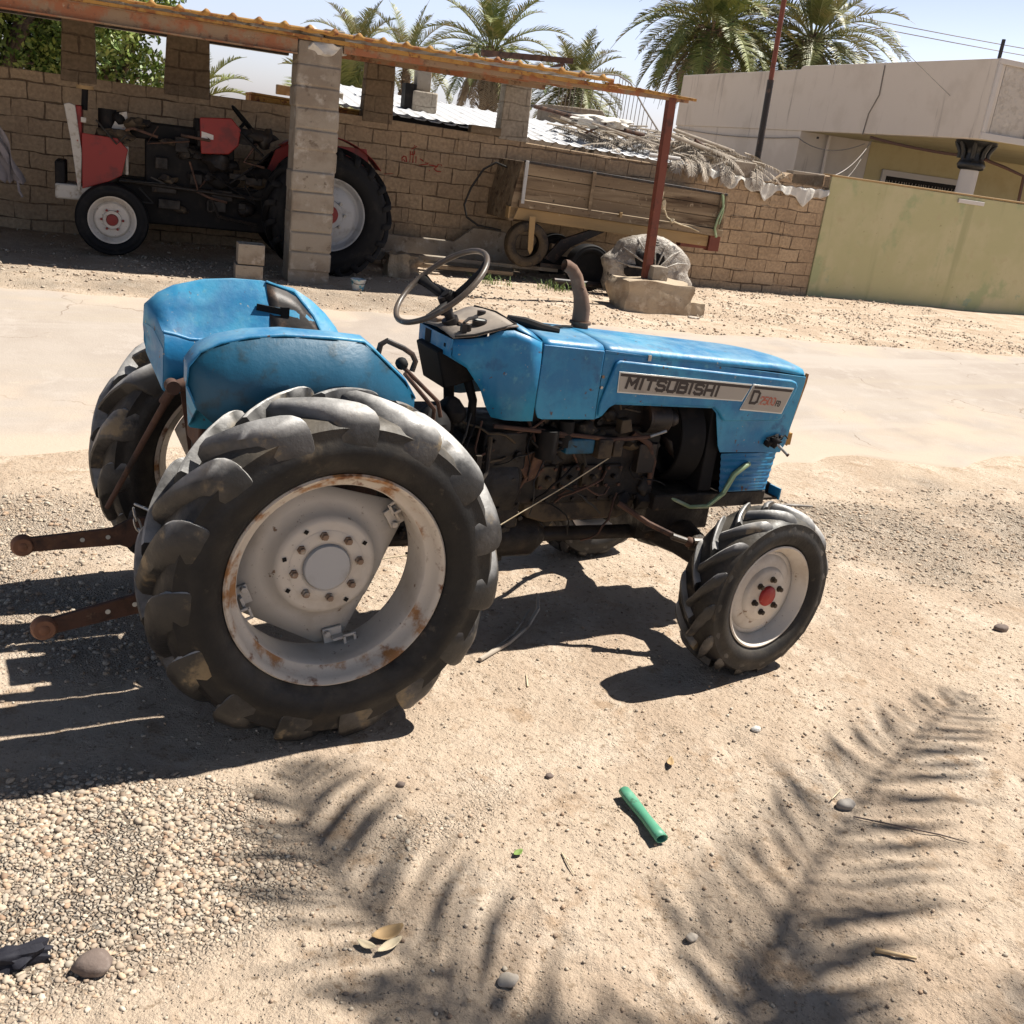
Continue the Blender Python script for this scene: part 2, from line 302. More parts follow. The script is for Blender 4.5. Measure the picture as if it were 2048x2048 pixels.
ORG = {}
def mesh_of(name, mb):
    me = bpy.data.meshes.new(name); me.from_pydata([tuple(v) for v in mb.v], [], mb.f); me.update(); return me
def obj(name, mb, m, parent=None, smooth=35, bevel=0, label=None, solid=0, fix=True):
    o = ORG.get(parent.name) if parent else None
    if o is not None: mb.v = [(v[0]-o[0], v[1]-o[1], v[2]-o[2]) for v in mb.v]
    me = mesh_of(name, mb)
    if fix:
        bm = bmesh.new(); bm.from_mesh(me); bmesh.ops.recalc_face_normals(bm, faces=bm.faces); bm.to_mesh(me); bm.free()
    me.materials.append(MATS[m] if isinstance(m, str) else m)
    ob = bpy.data.objects.new(name, me); COL.objects.link(ob)
    if smooth:
        me.polygons.foreach_set('use_smooth', [True]*len(me.polygons))
        try: me.set_sharp_from_angle(angle=R(smooth))
        except Exception: pass
    if solid:
        md = ob.modifiers.new('solid', 'SOLIDIFY'); md.thickness = solid; md.offset = 0
    if bevel:
        md = ob.modifiers.new('bevel', 'BEVEL'); md.width = bevel; md.segments = 2; md.limit_method = 'ANGLE'; md.angle_limit = R(40)
    if parent:
        ob.parent = parent
        if o is not None: ORG[ob.name] = o
    if label: ob['label'] = label
    return ob
def tag(o, label, cat, group=None, kind=None):
    if label: o['label'] = label
    if cat: o['category'] = cat
    if group: o['group'] = group
    if kind: o['kind'] = kind
    return o
def thing(name, label, cat, loc=(0, 0, 0), group=None, bg=True):
    """an Empty at the thing's base; children meshes are written in yard (u,v,z) or world numbers and re-based"""
    o = bpy.data.objects.new(name, None); COL.objects.link(o); o.empty_display_size = .2
    if bg: o.location = B(*loc); o.rotation_euler = (0, 0, UA)
    else: o.location = loc
    ORG[o.name] = tuple(loc)
    return tag(o, label, cat, group)
def solo(name, mb, m, label, cat, loc=(0, 0, 0), bg=True, group=None, kind=None, **k):
    """a thing that is one mesh"""
    mb.v = [(v[0]-loc[0], v[1]-loc[1], v[2]-loc[2]) for v in mb.v]
    o = obj(name, mb, m, None, **k)
    if bg: o.location = B(*loc); o.rotation_euler = (0, 0, UA)
    else: o.location = loc
    return tag(o, label, cat, group, kind)
def copy_tree(o, parent=None):
    c = o.copy(); COL.objects.link(c)
    if parent: c.parent = parent
    for ch in list(o.children): copy_tree(ch, c)
    return c
def sst(a, b, x):
    t = np.clip((x-a)/(b-a), 0, 1); return t*t*(3-2*t)
# ---------------------------------------------------------------- ground, road, gravel
def vnoise(x, y, sc, seed):
    """smooth value noise, numpy"""
    x = x*sc+seed*17.3; y = y*sc+seed*9.1
    xi = np.floor(x).astype(np.int64); yi = np.floor(y).astype(np.int64); fx = x-xi; fy = y-yi
    def h(a, b):
        n = (a*374761393+b*668265263+seed*1442695) & 0x7fffffff
        n = ((n ^ (n >> 13))*1274126177) & 0x7fffffff
        return ((n ^ (n >> 16)) & 0xffff)/65535.0
    fx = fx*fx*(3-2*fx); fy = fy*fy*(3-2*fy)
    return (h(xi, yi)*(1-fx)+h(xi+1, yi)*fx)*(1-fy)+(h(xi, yi+1)*(1-fx)+h(xi+1, yi+1)*fx)*fy
def H(x, y):
    x = np.asarray(x, float); y = np.asarray(y, float)
    u = (x-P0.x)*U2.x+(y-P0.y)*U2.y; v = (x-P0.x)*V2.x+(y-P0.y)*V2.y
    z = .24*sst(-7.5, -3.2, v)
    near = 1-sst(-8.6, -8.0, v)*(1-sst(-4.2, -3.7, v))     # 0 on the road
    z = z+near*((vnoise(x, y, 1.1, 1)-.5)*.035+(vnoise(x, y, 3.5, 2)-.5)*.018+(vnoise(x, y, 11, 3)-.5)*.009+(vnoise(x, y, 32, 4)-.5)*.004)
    z = z+(1-near)*(vnoise(x, y, .8, 5)-.5)*.012
    # verge in front of the green wall and loose soil along the wall foot
    z = z+.03*sst(-1.2, -.1, v)*(1-sst(.0, .2, v))+.02*(vnoise(x, y, 2.2, 6)-.3)*sst(-3.6, -2.6, v)*(1-sst(0, .3, v))
    z = z+near*(vnoise(x*.16, y, 3.6, 51)-.5)*.022*(1-sst(3, 8, np.abs(x)))
    # foreground clods, lower right of the yard
    z = z+(vnoise(x, y, 24, 7)-.5)*.012*sst(-1.0, -1.7, y)+(vnoise(x, y, 7, 8)-.5)*.02*sst(-1.2, -1.8, y)
    # tractor stands level
    for cx, cy in ((0, -.54), (0, .54), (1.69, -.59), (1.69, .59)):
        d = np.hypot(x-cx, y-cy); z = z*sst(.1, .45, d)+.014*(1-sst(.12, .32, d))
    return z
def Hs(x, y): return float(H(x, y))
def gravel_mask(x, y):
    u = (x-P0.x)*U2.x+(y-P0.y)*U2.y; v = (x-P0.x)*V2.x+(y-P0.y)*V2.y
    n = vnoise(x, y, 2.2, 11)*.6+vnoise(x, y, 6, 12)*.4
    a = np.exp(-(((x+.75)/.52)**2+((y+1.02)/.42)**2)**1.5)*1.5                # pile lower left
    b = np.exp(-((x+1.3)/1.0)**4-((y-.8)/1.05)**4)*.8                        # left of the rear wheel
    c = sst(-10.6, -9.4, v)*(1-sst(-8.75, -8.3, v))*(.20+.40*sst(1.5, 4.0, x))   # band beside the road
    d = .48*np.exp(-((x-4.6)/1.6)**4-((y-.6)/1.0)**4)
    e = .55*sst(-4.1, -3.8, v)*(1-sst(-3.2, -2.4, v))*(1-sst(-1.5, .5, u))
    g = .5*np.exp(-((x-.15)/.35)**2-((y+1.1)/.2)**2)+.4*np.exp(-((x-1.5)/.5)**2-((y+.95)/.15)**2)
    return np.clip((np.maximum.reduce([a, b, c, d, e, g])-.25)*1.2+(n-.5)*.9, 0, 1)*(np.maximum.reduce([a, b, c, d, e, g]) > .12)

def axis_lines(lo, hi, step, far, gr=1.09):
    c = list(np.arange(lo, hi, step)); s = step
    while c[-1] < far: s *= gr; c.append(c[-1]+s)
    s = step; f = [c[0]]
    while f[-1] > -far: s *= gr; f.append(f[-1]-s)
    return np.array(f[:0:-1]+c)
gx = axis_lines(-1.6, 4.6, .015, 700); gy = axis_lines(-2.9, 2.6, .015, 700)
X, Y = np.meshgrid(gx, gy); Z = H(X, Y)
def np_mesh(name, V, F, m, attr=None):
    me = bpy.data.meshes.new(name); nv = len(V); nf, k = F.shape
    me.vertices.add(nv); me.vertices.foreach_set('co', V.astype(np.float32).ravel())
    me.loops.add(nf*k); me.loops.foreach_set('vertex_index', F.astype(np.int32).ravel())
    me.polygons.add(nf); me.polygons.foreach_set('loop_start', np.arange(nf, dtype=np.int32)*k)
    try: me.polygons.foreach_set('loop_total', np.full(nf, k, dtype=np.int32))
    except Exception: pass
    me.polygons.foreach_set('use_smooth', np.ones(nf, dtype=bool))
    me.update(calc_edges=True); me.validate()
    for an, av in (attr or {}).items():
        a = me.attributes.new(an, 'FLOAT', 'POINT'); a.data.foreach_set('value', av.astype(np.float32).ravel())
    me.materials.append(MATS[m]); o = bpy.data.objects.new(name, me); COL.objects.link(o); return o
def grid_faces(ny, nx):
    i = np.arange(ny*nx).reshape(ny, nx); return np.stack([i[:-1, :-1], i[:-1, 1:], i[1:, 1:], i[1:, :-1]], -1).reshape(-1, 4)

def ground_mat(name, road=False):
    m = bpy.data.materials.new(name); m.use_nodes = True; MATS[name] = m
    n = m.node_tree.nodes; l = m.node_tree.links; b = n['Principled BSDF']; b.inputs['Roughness'].default_value = .95
    b.inputs['Specular IOR Level'].default_value = .2
    tc = n.new('ShaderNodeTexCoord'); co = tc.outputs['Object']
    def N(sc, det=8, ro=.65):
        t = n.new('ShaderNodeTexNoise'); t.inputs['Scale'].default_value = sc; t.inputs['Detail'].default_value = det; t.inputs['Roughness'].default_value = ro; l.new(co, t.inputs['Vector']); return t.outputs['Fac']
    def MR(f, a, c, lo=0, hi=1):
        r = n.new('ShaderNodeMapRange'); r.interpolation_type = 'SMOOTHSTEP'; r.inputs['From Min'].default_value = a; r.inputs['From Max'].default_value = c
        r.inputs['To Min'].default_value = lo; r.inputs['To Max'].default_value = hi; l.new(f, r.inputs['Value']); return r.outputs[0]
    def MX(a, c, f, bt='MIX'):
        x = n.new('ShaderNodeMix'); x.data_type = 'RGBA'; x.blend_type = bt
        for s_, q in ((6, a), (7, c)):
            if isinstance(q, tuple): x.inputs[s_].default_value = (*q, 1)
            else: l.new(q, x.inputs[s_])
        if isinstance(f, float): x.inputs[0].default_value = f
        else: l.new(f, x.inputs[0])
        return x.outputs[2]
    def math_(op, a, c):
        x = n.new('ShaderNodeMath'); x.operation = op
        for s_, q in ((0, a), (1, c)):
            if isinstance(q, (float, int)): x.inputs[s_].default_value = q
            else: l.new(q, x.inputs[s_])
        return x.outputs[0]
    if road:
        cur = MX((.405, .35, .30), (.355, .30, .255), MR(N(.7), .4, .65))
        cur = MX(cur, (.44, .385, .335), MR(N(3.5), .5, .72))
        cur = MX(cur, (.44, .38, .31), MR(N(9), .6, .75))
        cur = MX(cur, (.33, .29, .25), MR(N(60, 4), .66, .74))
        mp = n.new('ShaderNodeMapping'); mp.inputs['Rotation'].default_value = (0, 0, R(7.6)); mp.inputs['Scale'].default_value = (.06, 1, 1); l.new(co, mp.inputs[0])
        tk = n.new('ShaderNodeTexNoise'); tk.inputs['Scale'].default_value = 3.2; tk.inputs['Detail'].default_value = 7; l.new(mp.outputs[0], tk.inputs['Vector'])
        cur = MX(cur, (.40, .34, .275), MR(tk.outputs['Fac'], .54, .72)); cur = MX(cur, (.43, .375, .325), MR(tk.outputs['Fac'], .46, .30))
        wp = n.new('ShaderNodeTexNoise'); wp.inputs['Scale'].default_value = 1.5; wp.inputs['Detail'].default_value = 6; l.new(co, wp.inputs['Vector'])
        wv = n.new('ShaderNodeVectorMath'); wv.operation = 'ADD'; l.new(co, wv.inputs[0]); l.new(wp.outputs['Color'], wv.inputs[1])
        ck = n.new('ShaderNodeTexVoronoi'); ck.feature = 'DISTANCE_TO_EDGE'; ck.inputs['Scale'].default_value = .8; l.new(wv.outputs[0], ck.inputs['Vector'])
        cur = MX(cur, (.24, .19, .15), math_('MULTIPLY', MR(ck.outputs['Distance'], .010, .002), MR(N(1.1), .48, .58)))
        at = n.new('ShaderNodeAttribute'); at.attribute_name = 'edge'
        cur = MX(cur, (.47, .385, .305), at.outputs['Fac'])
        h = math_('ADD', math_('MULTIPLY', N(70), .5), math_('MULTIPLY', N(14), .5))
        bp = n.new('ShaderNodeBump'); bp.inputs['Distance'].default_value = .006; l.new(h, bp.inputs['Height'])
        l.new(cur, b.inputs['Base Color']); l.new(bp.outputs[0], b.inputs['Normal']); return
    cur = MX((.53, .42, .315), (.46, .35, .255), MR(N(1.2), .42, .62))
    cur = MX(cur, (.60, .49, .38), MR(N(2.7), .48, .66))
    cur = MX(cur, (.41, .295, .20), MR(N(5.5), .53, .68))
    cur = MX(cur, (.30, .22, .15), MR(N(34, 6), .56, .68))
    cur = MX(cur, (.64, .54, .40), MR(N(90, 4), .62, .72))
    vo = n.new('ShaderNodeTexVoronoi'); vo.inputs['Scale'].default_value = 75; vo.inputs['Randomness'].default_value = 1; l.new(co, vo.inputs['Vector'])
    vd = n.new('ShaderNodeTexVoronoi'); vd.feature = 'DISTANCE_TO_EDGE'; vd.inputs['Scale'].default_value = 75; l.new(co, vd.inputs['Vector'])
    sp = n.new('ShaderNodeSeparateColor'); l.new(vo.outputs['Color'], sp.inputs[0])
    pebc = MX((.34, .28, .22), (.60, .53, .44), sp.outputs[0])
    pebc = MX(pebc, (.15, .105, .07), MR(vd.outputs['Distance'], .10, .0))
    at = n.new('ShaderNodeAttribute'); at.attribute_name = 'gravel'
    cur = MX(cur, pebc, math_('MULTIPLY', at.outputs['Fac'], .85))
    l.new(cur, b.inputs['Base Color'])
    hp = math_('MULTIPLY', MR(vd.outputs['Distance'], 0, .3), at.outputs['Fac'])
    # scattered grit on bare soil
    vg = n.new('ShaderNodeTexVoronoi'); vg.inputs['Scale'].default_value = 120; l.new(co, vg.inputs['Vector'])
    sg = n.new('ShaderNodeSeparateColor'); l.new(vg.outputs['Color'], sg.inputs[0])
    grit = math_('MULTIPLY', MR(vg.outputs['Distance'], .45, .1), MR(sg.outputs[0], .78, .86))
    h = math_('ADD', math_('MULTIPLY', N(28), 1.1), math_('MULTIPLY', N(110, 5), .45))
    h = math_('ADD', h, math_('MULTIPLY', N(7), 1.2)); h = math_('ADD', h, math_('MULTIPLY', hp, 1.0)); h = math_('ADD', h, math_('MULTIPLY', grit, .5))
    bp = n.new('ShaderNodeBump'); bp.inputs['Distance'].default_value = .014; l.new(h, bp.inputs['Height']); l.new(bp.outputs[0], b.inputs['Normal'])
ground_mat('soil'); ground_mat('road_dust', True)
g = np_mesh('ground', np.stack([X, Y, Z], -1).reshape(-1, 3), grid_faces(len(gy), len(gx)), 'soil', {'gravel': gravel_mask(X, Y)})
tag(g, 'dry sandy ground of the yard with patches of gravel', None, kind='structure')

# the pale road, a sheet just above the soil with frayed edges
uu = np.concatenate([-np.geomspace(60, 9, 30), np.arange(-9, 14, .09), np.geomspace(14, 70, 30)])
tt = np.linspace(0, 1, 70)
UU, TT = np.meshgrid(uu, tt)
v0 = -7.95+.045*UU*(UU > 0)*(UU < 14)+.45*(vnoise(UU, UU*0, 1.4, 28)-.5)+.22*(vnoise(UU, UU*0, .6, 21)-.5)+.12*(vnoise(UU, UU*0, 4, 22)-.5)-.0*UU
v1 = -3.95+.25*(vnoise(UU, UU*0, .5, 23)-.5)+.10*(vnoise(UU, UU*0, 5, 24)-.5)
VV = v0+(v1-v0)*TT
WX = P0.x+U2.x*UU+V2.x*VV; WY = P0.y+U2.y*UU+V2.y*VV
edge = np.clip((1-np.where(TT < .5, TT/.42, (1-TT)/.12))+(vnoise(WX, WY, 2.2, 25)*.6+vnoise(WX, WY, 7, 26)*.4-.5)*2.2, 0, 1)*np.clip((.5-np.minimum(TT, 1-TT))/.15, 0, 1)
drop = np.where((TT < .001) | (TT > .999), -.02, .006)
r = np_mesh('road', np.stack([WX, WY, H(WX, WY)+drop+.004*(1-edge)], -1).reshape(-1, 3), grid_faces(len(tt), len(uu)), 'road_dust', {'edge': edge})
tag(r, 'pale dusty road passing behind the blue tractor', None, kind='structure')

# pebbles: loose stones as real geometry
ico = bmesh.new(); bmesh.ops.create_icosphere(ico, subdivisions=1, radius=1); IV1 = np.array([v.co[:] for v in ico.verts]); IF1 = np.array([[v.index for v in f.verts] for f in ico.faces]); ico.free()
ico = bmesh.new(); bmesh.ops.create_icosphere(ico, subdivisions=2, radius=1); IV2 = np.array([v.co[:] for v in ico.verts]); IF2 = np.array([[v.index for v in f.verts] for f in ico.faces]); ico.free()
def scatter(name, pts, size, IV, IF, m, seed, flat=(.45, .8), sink=.25):
    rs = np.random.RandomState(seed); n = len(pts)
    a = rs.rand(n)*2*PI; sx = size*(.75+.5*rs.rand(n)); sy = size*(.6+.4*rs.rand(n)); sz = size*(flat[0]+(flat[1]-flat[0])*rs.rand(n))
    jit = 1+(rs.rand(n, len(IV), 1)-.5)*.38
    V = IV[None]*jit*np.stack([sx, sy, sz], -1)[:, None, :]
    tl = (rs.rand(n)-.5)*.7; ca, sa = np.cos(a)[:, None], np.sin(a)[:, None]; ct, st = np.cos(tl)[:, None], np.sin(tl)[:, None]
    x = V[..., 0]; y = V[..., 1]; z = V[..., 2]; y, z = y*ct-z*st, y*st+z*ct
    x, y = x*ca-y*sa, x*sa+y*ca
    zz = H(pts[:, 0], pts[:, 1])+sz*(1-2*sink)
    V = np.stack([x+pts[:, 0:1], y+pts[:, 1:2], z+zz[:, None]], -1).reshape(-1, 3)
    F = (IF[None]+np.arange(n)[:, None, None]*len(IV)).reshape(-1, 3)
    tone = np.repeat(rs.rand(n), len(IV)); hue = np.repeat(rs.rand(n), len(IV))
    return np_mesh(name, V, F, m, {'tone': tone, 'hue': hue})
m = bpy.data.materials.new('pebble'); m.use_nodes = True; MATS['pebble'] = m
n = m.node_tree.nodes; l = m.node_tree.links; b = n['Principled BSDF']; b.inputs['Roughness'].default_value = .8
a1 = n.new('ShaderNodeAttribute'); a1.attribute_name = 'tone'; a2 = n.new('ShaderNodeAttribute'); a2.attribute_name = 'hue'
cr_ = n.new('ShaderNodeValToRGB'); e = cr_.color_ramp; e.elements[0].color = (.25, .19, .145, 1); e.elements[1].color = (.60, .53, .44, 1)
for p, c in ((.15, (.37, .30, .235, 1)), (.5, (.44, .375, .30, 1)), (.8, (.50, .425, .335, 1))): q = e.elements.new(p); q.color = c
l.new(a1.outputs['Fac'], cr_.inputs[0])
c2 = n.new('ShaderNodeValToRGB'); e = c2.color_ramp; e.elements[0].color = (1, .82, .68, 1); e.elements[1].color = (.92, .93, .92, 1); q = e.elements.new(.4); q.color = (1, .95, .89, 1)
l.new(a2.outputs['Fac'], c2.inputs[0])
mx = n.new('ShaderNodeMix'); mx.data_type = 'RGBA'; mx.blend_type = 'MULTIPLY'; mx.inputs[0].default_value = 1
l.new(cr_.outputs[0], mx.inputs[6]); l.new(c2.outputs[0], mx.inputs[7]); l.new(mx.outputs[2], b.inputs['Base Color'])
def pick(n, x0, x1, y0, y1, seed, fn, thr=1.0):
    rs = np.random.RandomState(seed); P = np.stack([x0+(x1-x0)*rs.rand(n), y0+(y1-y0)*rs.rand(n)], -1)
    return P[rs.rand(n) < fn(P[:, 0], P[:, 1])*thr]
def offroad(x, y):
    v = (x-P0.x)*V2.x+(y-P0.y)*V2.y; return 1-((v > -8.35) & (v < -3.9))*1.0
rs = np.random.RandomState(3)
pa = pick(38000, -1.6, .25, -1.95, -.35, 1, lambda x, y: gravel_mask(x, y)**1.3*(.35+.65*(vnoise(x, y, 5, 41) > .38)))
s = scatter('pebbles', pa, .0032+.0078*rs.rand(len(pa))**2.8, IV2, IF2, 'pebble', 1, flat=(.35, .65), sink=.42); tag(s, 'rounded pale pebbles heaped at the lower left', None, kind='stuff')
pb = pick(150000, -2.6, 8.5, -.9, 3.6, 2, lambda x, y: gravel_mask(x, y)*offroad(x, y))
s = scatter('gravel', pb, .0045+.011*rs.rand(len(pb))**2.8, IV1, IF1, 'pebble', 2, flat=(.35, .65), sink=.34); tag(s, 'fine gravel spread around the tractor and along the road edge', None, kind='stuff')
pc = pick(60000, -1.2, 5.0, -2.6, 2.2, 4, lambda x, y: (.15+.85*vnoise(x, y, 1.6, 31)**2)*offroad(x, y))
s = scatter('grit', pc, .0014+.0065*rs.rand(len(pc))**4.0, IV1, IF1, 'pebble', 5, flat=(.4, .8)); tag(s, 'sparse small grit on the bare sandy soil', None, kind='stuff')
pd = B(0, 0); rr_ = np.random.RandomState(9); nn = 20000
ud = -8+16*rr_.rand(nn); vd_ = -4.0+3.9*rr_.rand(nn)
pd = np.stack([P0.x+U2.x*ud+V2.x*vd_, P0.y+U2.y*ud+V2.y*vd_], -1); pd = pd[rr_.rand(nn) < .25+.75*(vnoise(pd[:, 0], pd[:, 1], 1.5, 33) > .5)]
s = scatter('verge_gravel', pd, .005+.016*rr_.rand(len(pd))**4, IV1, IF1, 'pebble', 6); tag(s, 'stones on the verge between the road and the yard wall', None, kind='stuff')
# ---------------------------------------------------------------- wheels
def tyre_body(mb, c, ax, Rr, hw, rb, n=72):
    """carcass lathe, from outer bead over the tread to the inner bead"""
    pr = [(.60, rb-.006), (.76, rb+.004), (.86, rb+.010), (.99, rb+.16*(Rr-rb)), (1.06, rb+.32*(Rr-rb)), (1.055, rb+.44*(Rr-rb)), (1.0, rb+.50*(Rr-rb)), (.985, rb+.56*(Rr-rb)), (.98, rb+.68*(Rr-rb)), (.94, Rr-.30*(Rr-rb)), (.82, Rr-.24*(Rr-rb)), (.45, Rr-.20*(Rr-rb)), (0, Rr-.19*(Rr-rb))]
    P = [(-a*hw, r) for a, r in pr]+[(a*hw, r) for a, r in pr[-2::-1]]
    mb.lathe(P, c, ax, n)
def lugs(mb, c, ax, Rr, hw, nl, h, w0, w1, sweep, down, dirn=1, over=.10, rs=None, wedge=0):
    ax = Vector(ax).normalized(); ref = Vector((0, 0, 1)); x = ref.cross(ax).normalized(); y = ax.cross(x); c = Vector(c)
    # along-path: (axial fraction, base radius offset from Rr, height, phi fraction, width mix)
    b0 = -h-.003
    K = [(-over, b0, h, -.10*sweep, 0), (.12, b0, h, .10*sweep, 0), (.36, b0-.002, h, .38*sweep, .3), (.60, b0-.005, h*.98, .66*sweep, .6), (.78, b0-.012, h*1.0, .88*sweep, .85),
         (.87, b0-.026, h*.80, 1.0*sweep, 1.0), (.94, b0-.030-down*.45, h*.52, 1.04*sweep, .95), (.985, b0-.030-down*.85, h*.30, 1.07*sweep, .62), (1.0, b0-.034-down, h*.02, 1.09*sweep, .35)]
    # smooth the path
    Kn = np.array(K); q_ = np.linspace(0, len(K)-1, 19); K = []
    for v_ in q_:
        i0 = int(min(v_, len(Kn)-2)); f_ = v_-i0; a0 = Kn[max(i0-1, 0)]; a1 = Kn[i0]; a2 = Kn[i0+1]; a3 = Kn[min(i0+2, len(Kn)-1)]
        K.append(tuple(.5*((2*a1)+(-a0+a2)*f_+(2*a0-5*a1+4*a2-a3)*f_*f_+(-a0+3*a1-3*a2+a3)*f_**3)))
    for s in (-1, 1):
        for k in range(nl):
            ph0 = 2*PI*(k+(.5 if s > 0 else 0))/nl
            jit = 1+(rs.random()-.5)*.12 if rs else 1
            rows = []
            prof_ = ((-.5, -.010, -.006, 0), (-.5, 0, 0, .82), (-.5, .007, 0, .98), (.5, -.007, 0, .98), (.5, 0, 0, .82), (.5, .010, -.006, 0))
            if wedge: prof_ = ((-.5, -.010, -.006, 0), (-.5, 0, 0, .90), (-.5, .010, 0, 1.0), (.10, 0, 0, .90), (.46, 0, 0, .62), (.52, .010, -.006, 0))
            for (a, ro, hh, ph, wm) in K:
                ww = (w0+(w1-w0)*wm)*jit; rb = Rr+ro
                # outward direction blends from radial to axial on the shoulder
                t = max(0, (a-.8)/.235); t = min(1, t)
                ar, aa = math.cos(t*1.25), math.sin(t*1.25)
                P = []
                for (k0, k1, k2, k3) in prof_:
                    dw = (k0*ww+k1)*(wedge or 1); dh = k2+hh*k3
                    r_ = rb+dh*ar; a_ = s*(a*hw+dh*aa)
                    an = ph0-dirn*ph+dw/Rr
                    P.append(c+ax*a_+(x*math.cos(an)+y*math.sin(an))*r_)
                rows.append(P)
            mb.grid(rows); o = len(mb.v)-len(rows)*6; e = len(mb.v)-6
            mb.f.append((o, o+1, o+2, o+3, o+4, o+5)); mb.f.append((e+5, e+4, e+3, e+2, e+1, e))
def sgn_ring(mb, c, ax, pts, close=True): pass

def bolts(c, ax, r, n, br, h, m, par, a0=0.0, hexn=6):
    ax = Vector(ax).normalized(); ref = Vector((0, 0, 1)); x = ref.cross(ax).normalized(); y = ax.cross(x); c = Vector(c)
    for i in range(n):
        a = a0+2*PI*i/n; p = c+(x*math.cos(a)+y*math.sin(a))*r; mb = MB()
        mb.lathe([(-.002, br*1.4), (h*.4, br*1.35), (h*.42, br), (h*.95, br*.95), (h, br*.5), (h, 0)], p, ax, hexn); obj('bolt', mb, m, par, smooth=20)

BT = thing('tractor', 'old blue farm tractor with white wheel rims parked in the sunny yard', 'tractor', (0, 0, 0), bg=False)
del ORG[BT.name]
def rear_wheel(side):
    """side -1 near the camera, +1 far"""
    cy = -.545 if side < 0 else .60; c = (0, cy, .55); ax = (0, side, 0)      # axis points outboard
    wh = bpy.data.objects.new('rear_wheel', None); COL.objects.link(wh); wh.parent = BT
    t = MB(); tyre_body(t, c, ax, .55, .145, .335, 96); ty = obj('tyre', t, 'rubber', wh, smooth=50)
    t = MB(); lugs(t, c, ax, .555, .142, 15, .048, .058, .138, .34, .078, dirn=(-side), rs=rnd, wedge=1); obj('tread', t, 'lug_rubber', ty, smooth=42)
    t = MB(); o = .115     # flange axial
    t.lathe([(o-.012, .334), (o+.004, .340), (o+.010, .334), (o+.004, .326), (o-.010, .3185), (o-.030, .312), (o-.042, .293)], c, ax, 96)
    t.lathe([(-o+.012, .334), (-o-.006, .340), (-o+.004, .322)], c, ax, 96); rl = obj('rim_flange', t, 'cream_rust', wh, smooth=60)
    t = MB(); t.lathe([(o-.042, .293), (o-.046, .290), (o-.075, .286), (-o+.07, .286), (-o+.045, .290), (-o+.02, .312), (-o+.004, .3195)], c, ax, 96)
    t.lathe([(-o+.004, .328), (-o+.03, .316), (-o+.05, .294), (-o+.08, .291), (o-.08, .291), (o-.05, .296)], c, ax, 96)
    rim = obj('rim', t, 'cream', wh, smooth=60)
    # dished square disc with clipped corners, set deep inboard
    A = Vector(ax); ref = Vector((0, 0, 1)); X_ = ref.cross(A).normalized(); Y_ = A.cross(X_); C_ = Vector(c)
    cor = [R(31), R(120), R(201), R(281)]; rows = []; N = 144
    for (rr, off) in ((.074, .002), (.09, .000), (.140, .000), (.150, -.004), (.158, -.014), (.165, -.030), (.195, -.050), (1.0, -.056)):
        row = []
        for i in range(N):
            a = 2*PI*i/N
            k = max([j for j in range(4) if cor[j] <= a] or [-1]); c1 = cor[k] if k >= 0 else cor[3]-2*PI; c2 = cor[(k+1) % 4] if k < 3 else cor[0]+2*PI
            lim = min(.286, .328*math.cos((c2-c1)/2)/math.cos(a-(c1+c2)/2))
            r_ = min(rr, lim) if rr < 1 else lim
            row.append(C_+A*(o-.128+off)+(X_*math.cos(a)+Y_*math.sin(a))*r_)
        rows.append(row)
    t = MB(); t.grid(rows, closed=True); disc = obj('wheel_disc', t, 'cream', wh, smooth=50, solid=.009)
    hc = C_+A*(o-.126)
    t = MB(); t.lathe([(-.03, .074), (.010, .074), (.016, .070), (.017, .0)], hc, ax, 40); obj('hub_cap', t, 'hub_grey', disc, smooth=50)
    t = MB(); t.lathe([(.0035, .118), (.0045, .116), (.0045, .082), (.003, .080)], hc, ax, 48); obj('hub_ring', t, 'cream', disc)
    bolts(hc+A*.005, ax, .103, 8, .0100, .020, 'rust_bolt', disc, R(8))
    for i in (0, 2, 3, 4, 6):
        a = 2*PI*i/8+R(31); p = hc+A*.0052+(X_*math.cos(a)+Y_*math.sin(a))*.136
        t = MB(); t.box(p, (.012, .003, .012), (0, a, 0)); obj('square_hole', t, 'black_part', disc)
    if side < 0:
        # clamp lugs that bolt the disc to the rim
        for k in range(4):
            a = cor[k]; rad = X_*math.cos(a)+Y_*math.sin(a); tan = A.cross(rad)
            M = Matrix((rad, A, tan)).transposed()
            t = MB()
            t.box(C_+A*(o-.168)+rad*.262, (.05, .010, .062), M); t.box(C_+A*(o-.163)+rad*.268+tan*.012, (.010, .05, .038), M)
            t.cyl(C_+A*(o-.170)+rad*.250-tan*.02, C_+A*(o-.148)+rad*.250-tan*.02, .011, 6)
            for (dy, dz) in ((0, .017), (0, -.017)): t.box(C_+A*(o-.130)+rad*(.274)+tan*(.045+dz), (.038, .007, .009), M)
            for dx in (-.016, .016): t.box(C_+A*(o-.130)+rad*(.274+dx)+tan*.045, (.009, .007, .043), M)
            t.box(C_+A*(o-.148)+rad*(.287)+tan*.045, (.010, .036, .043), M)
            obj('rim_clamp', t, 'cream', wh, bevel=.002)
    return wh
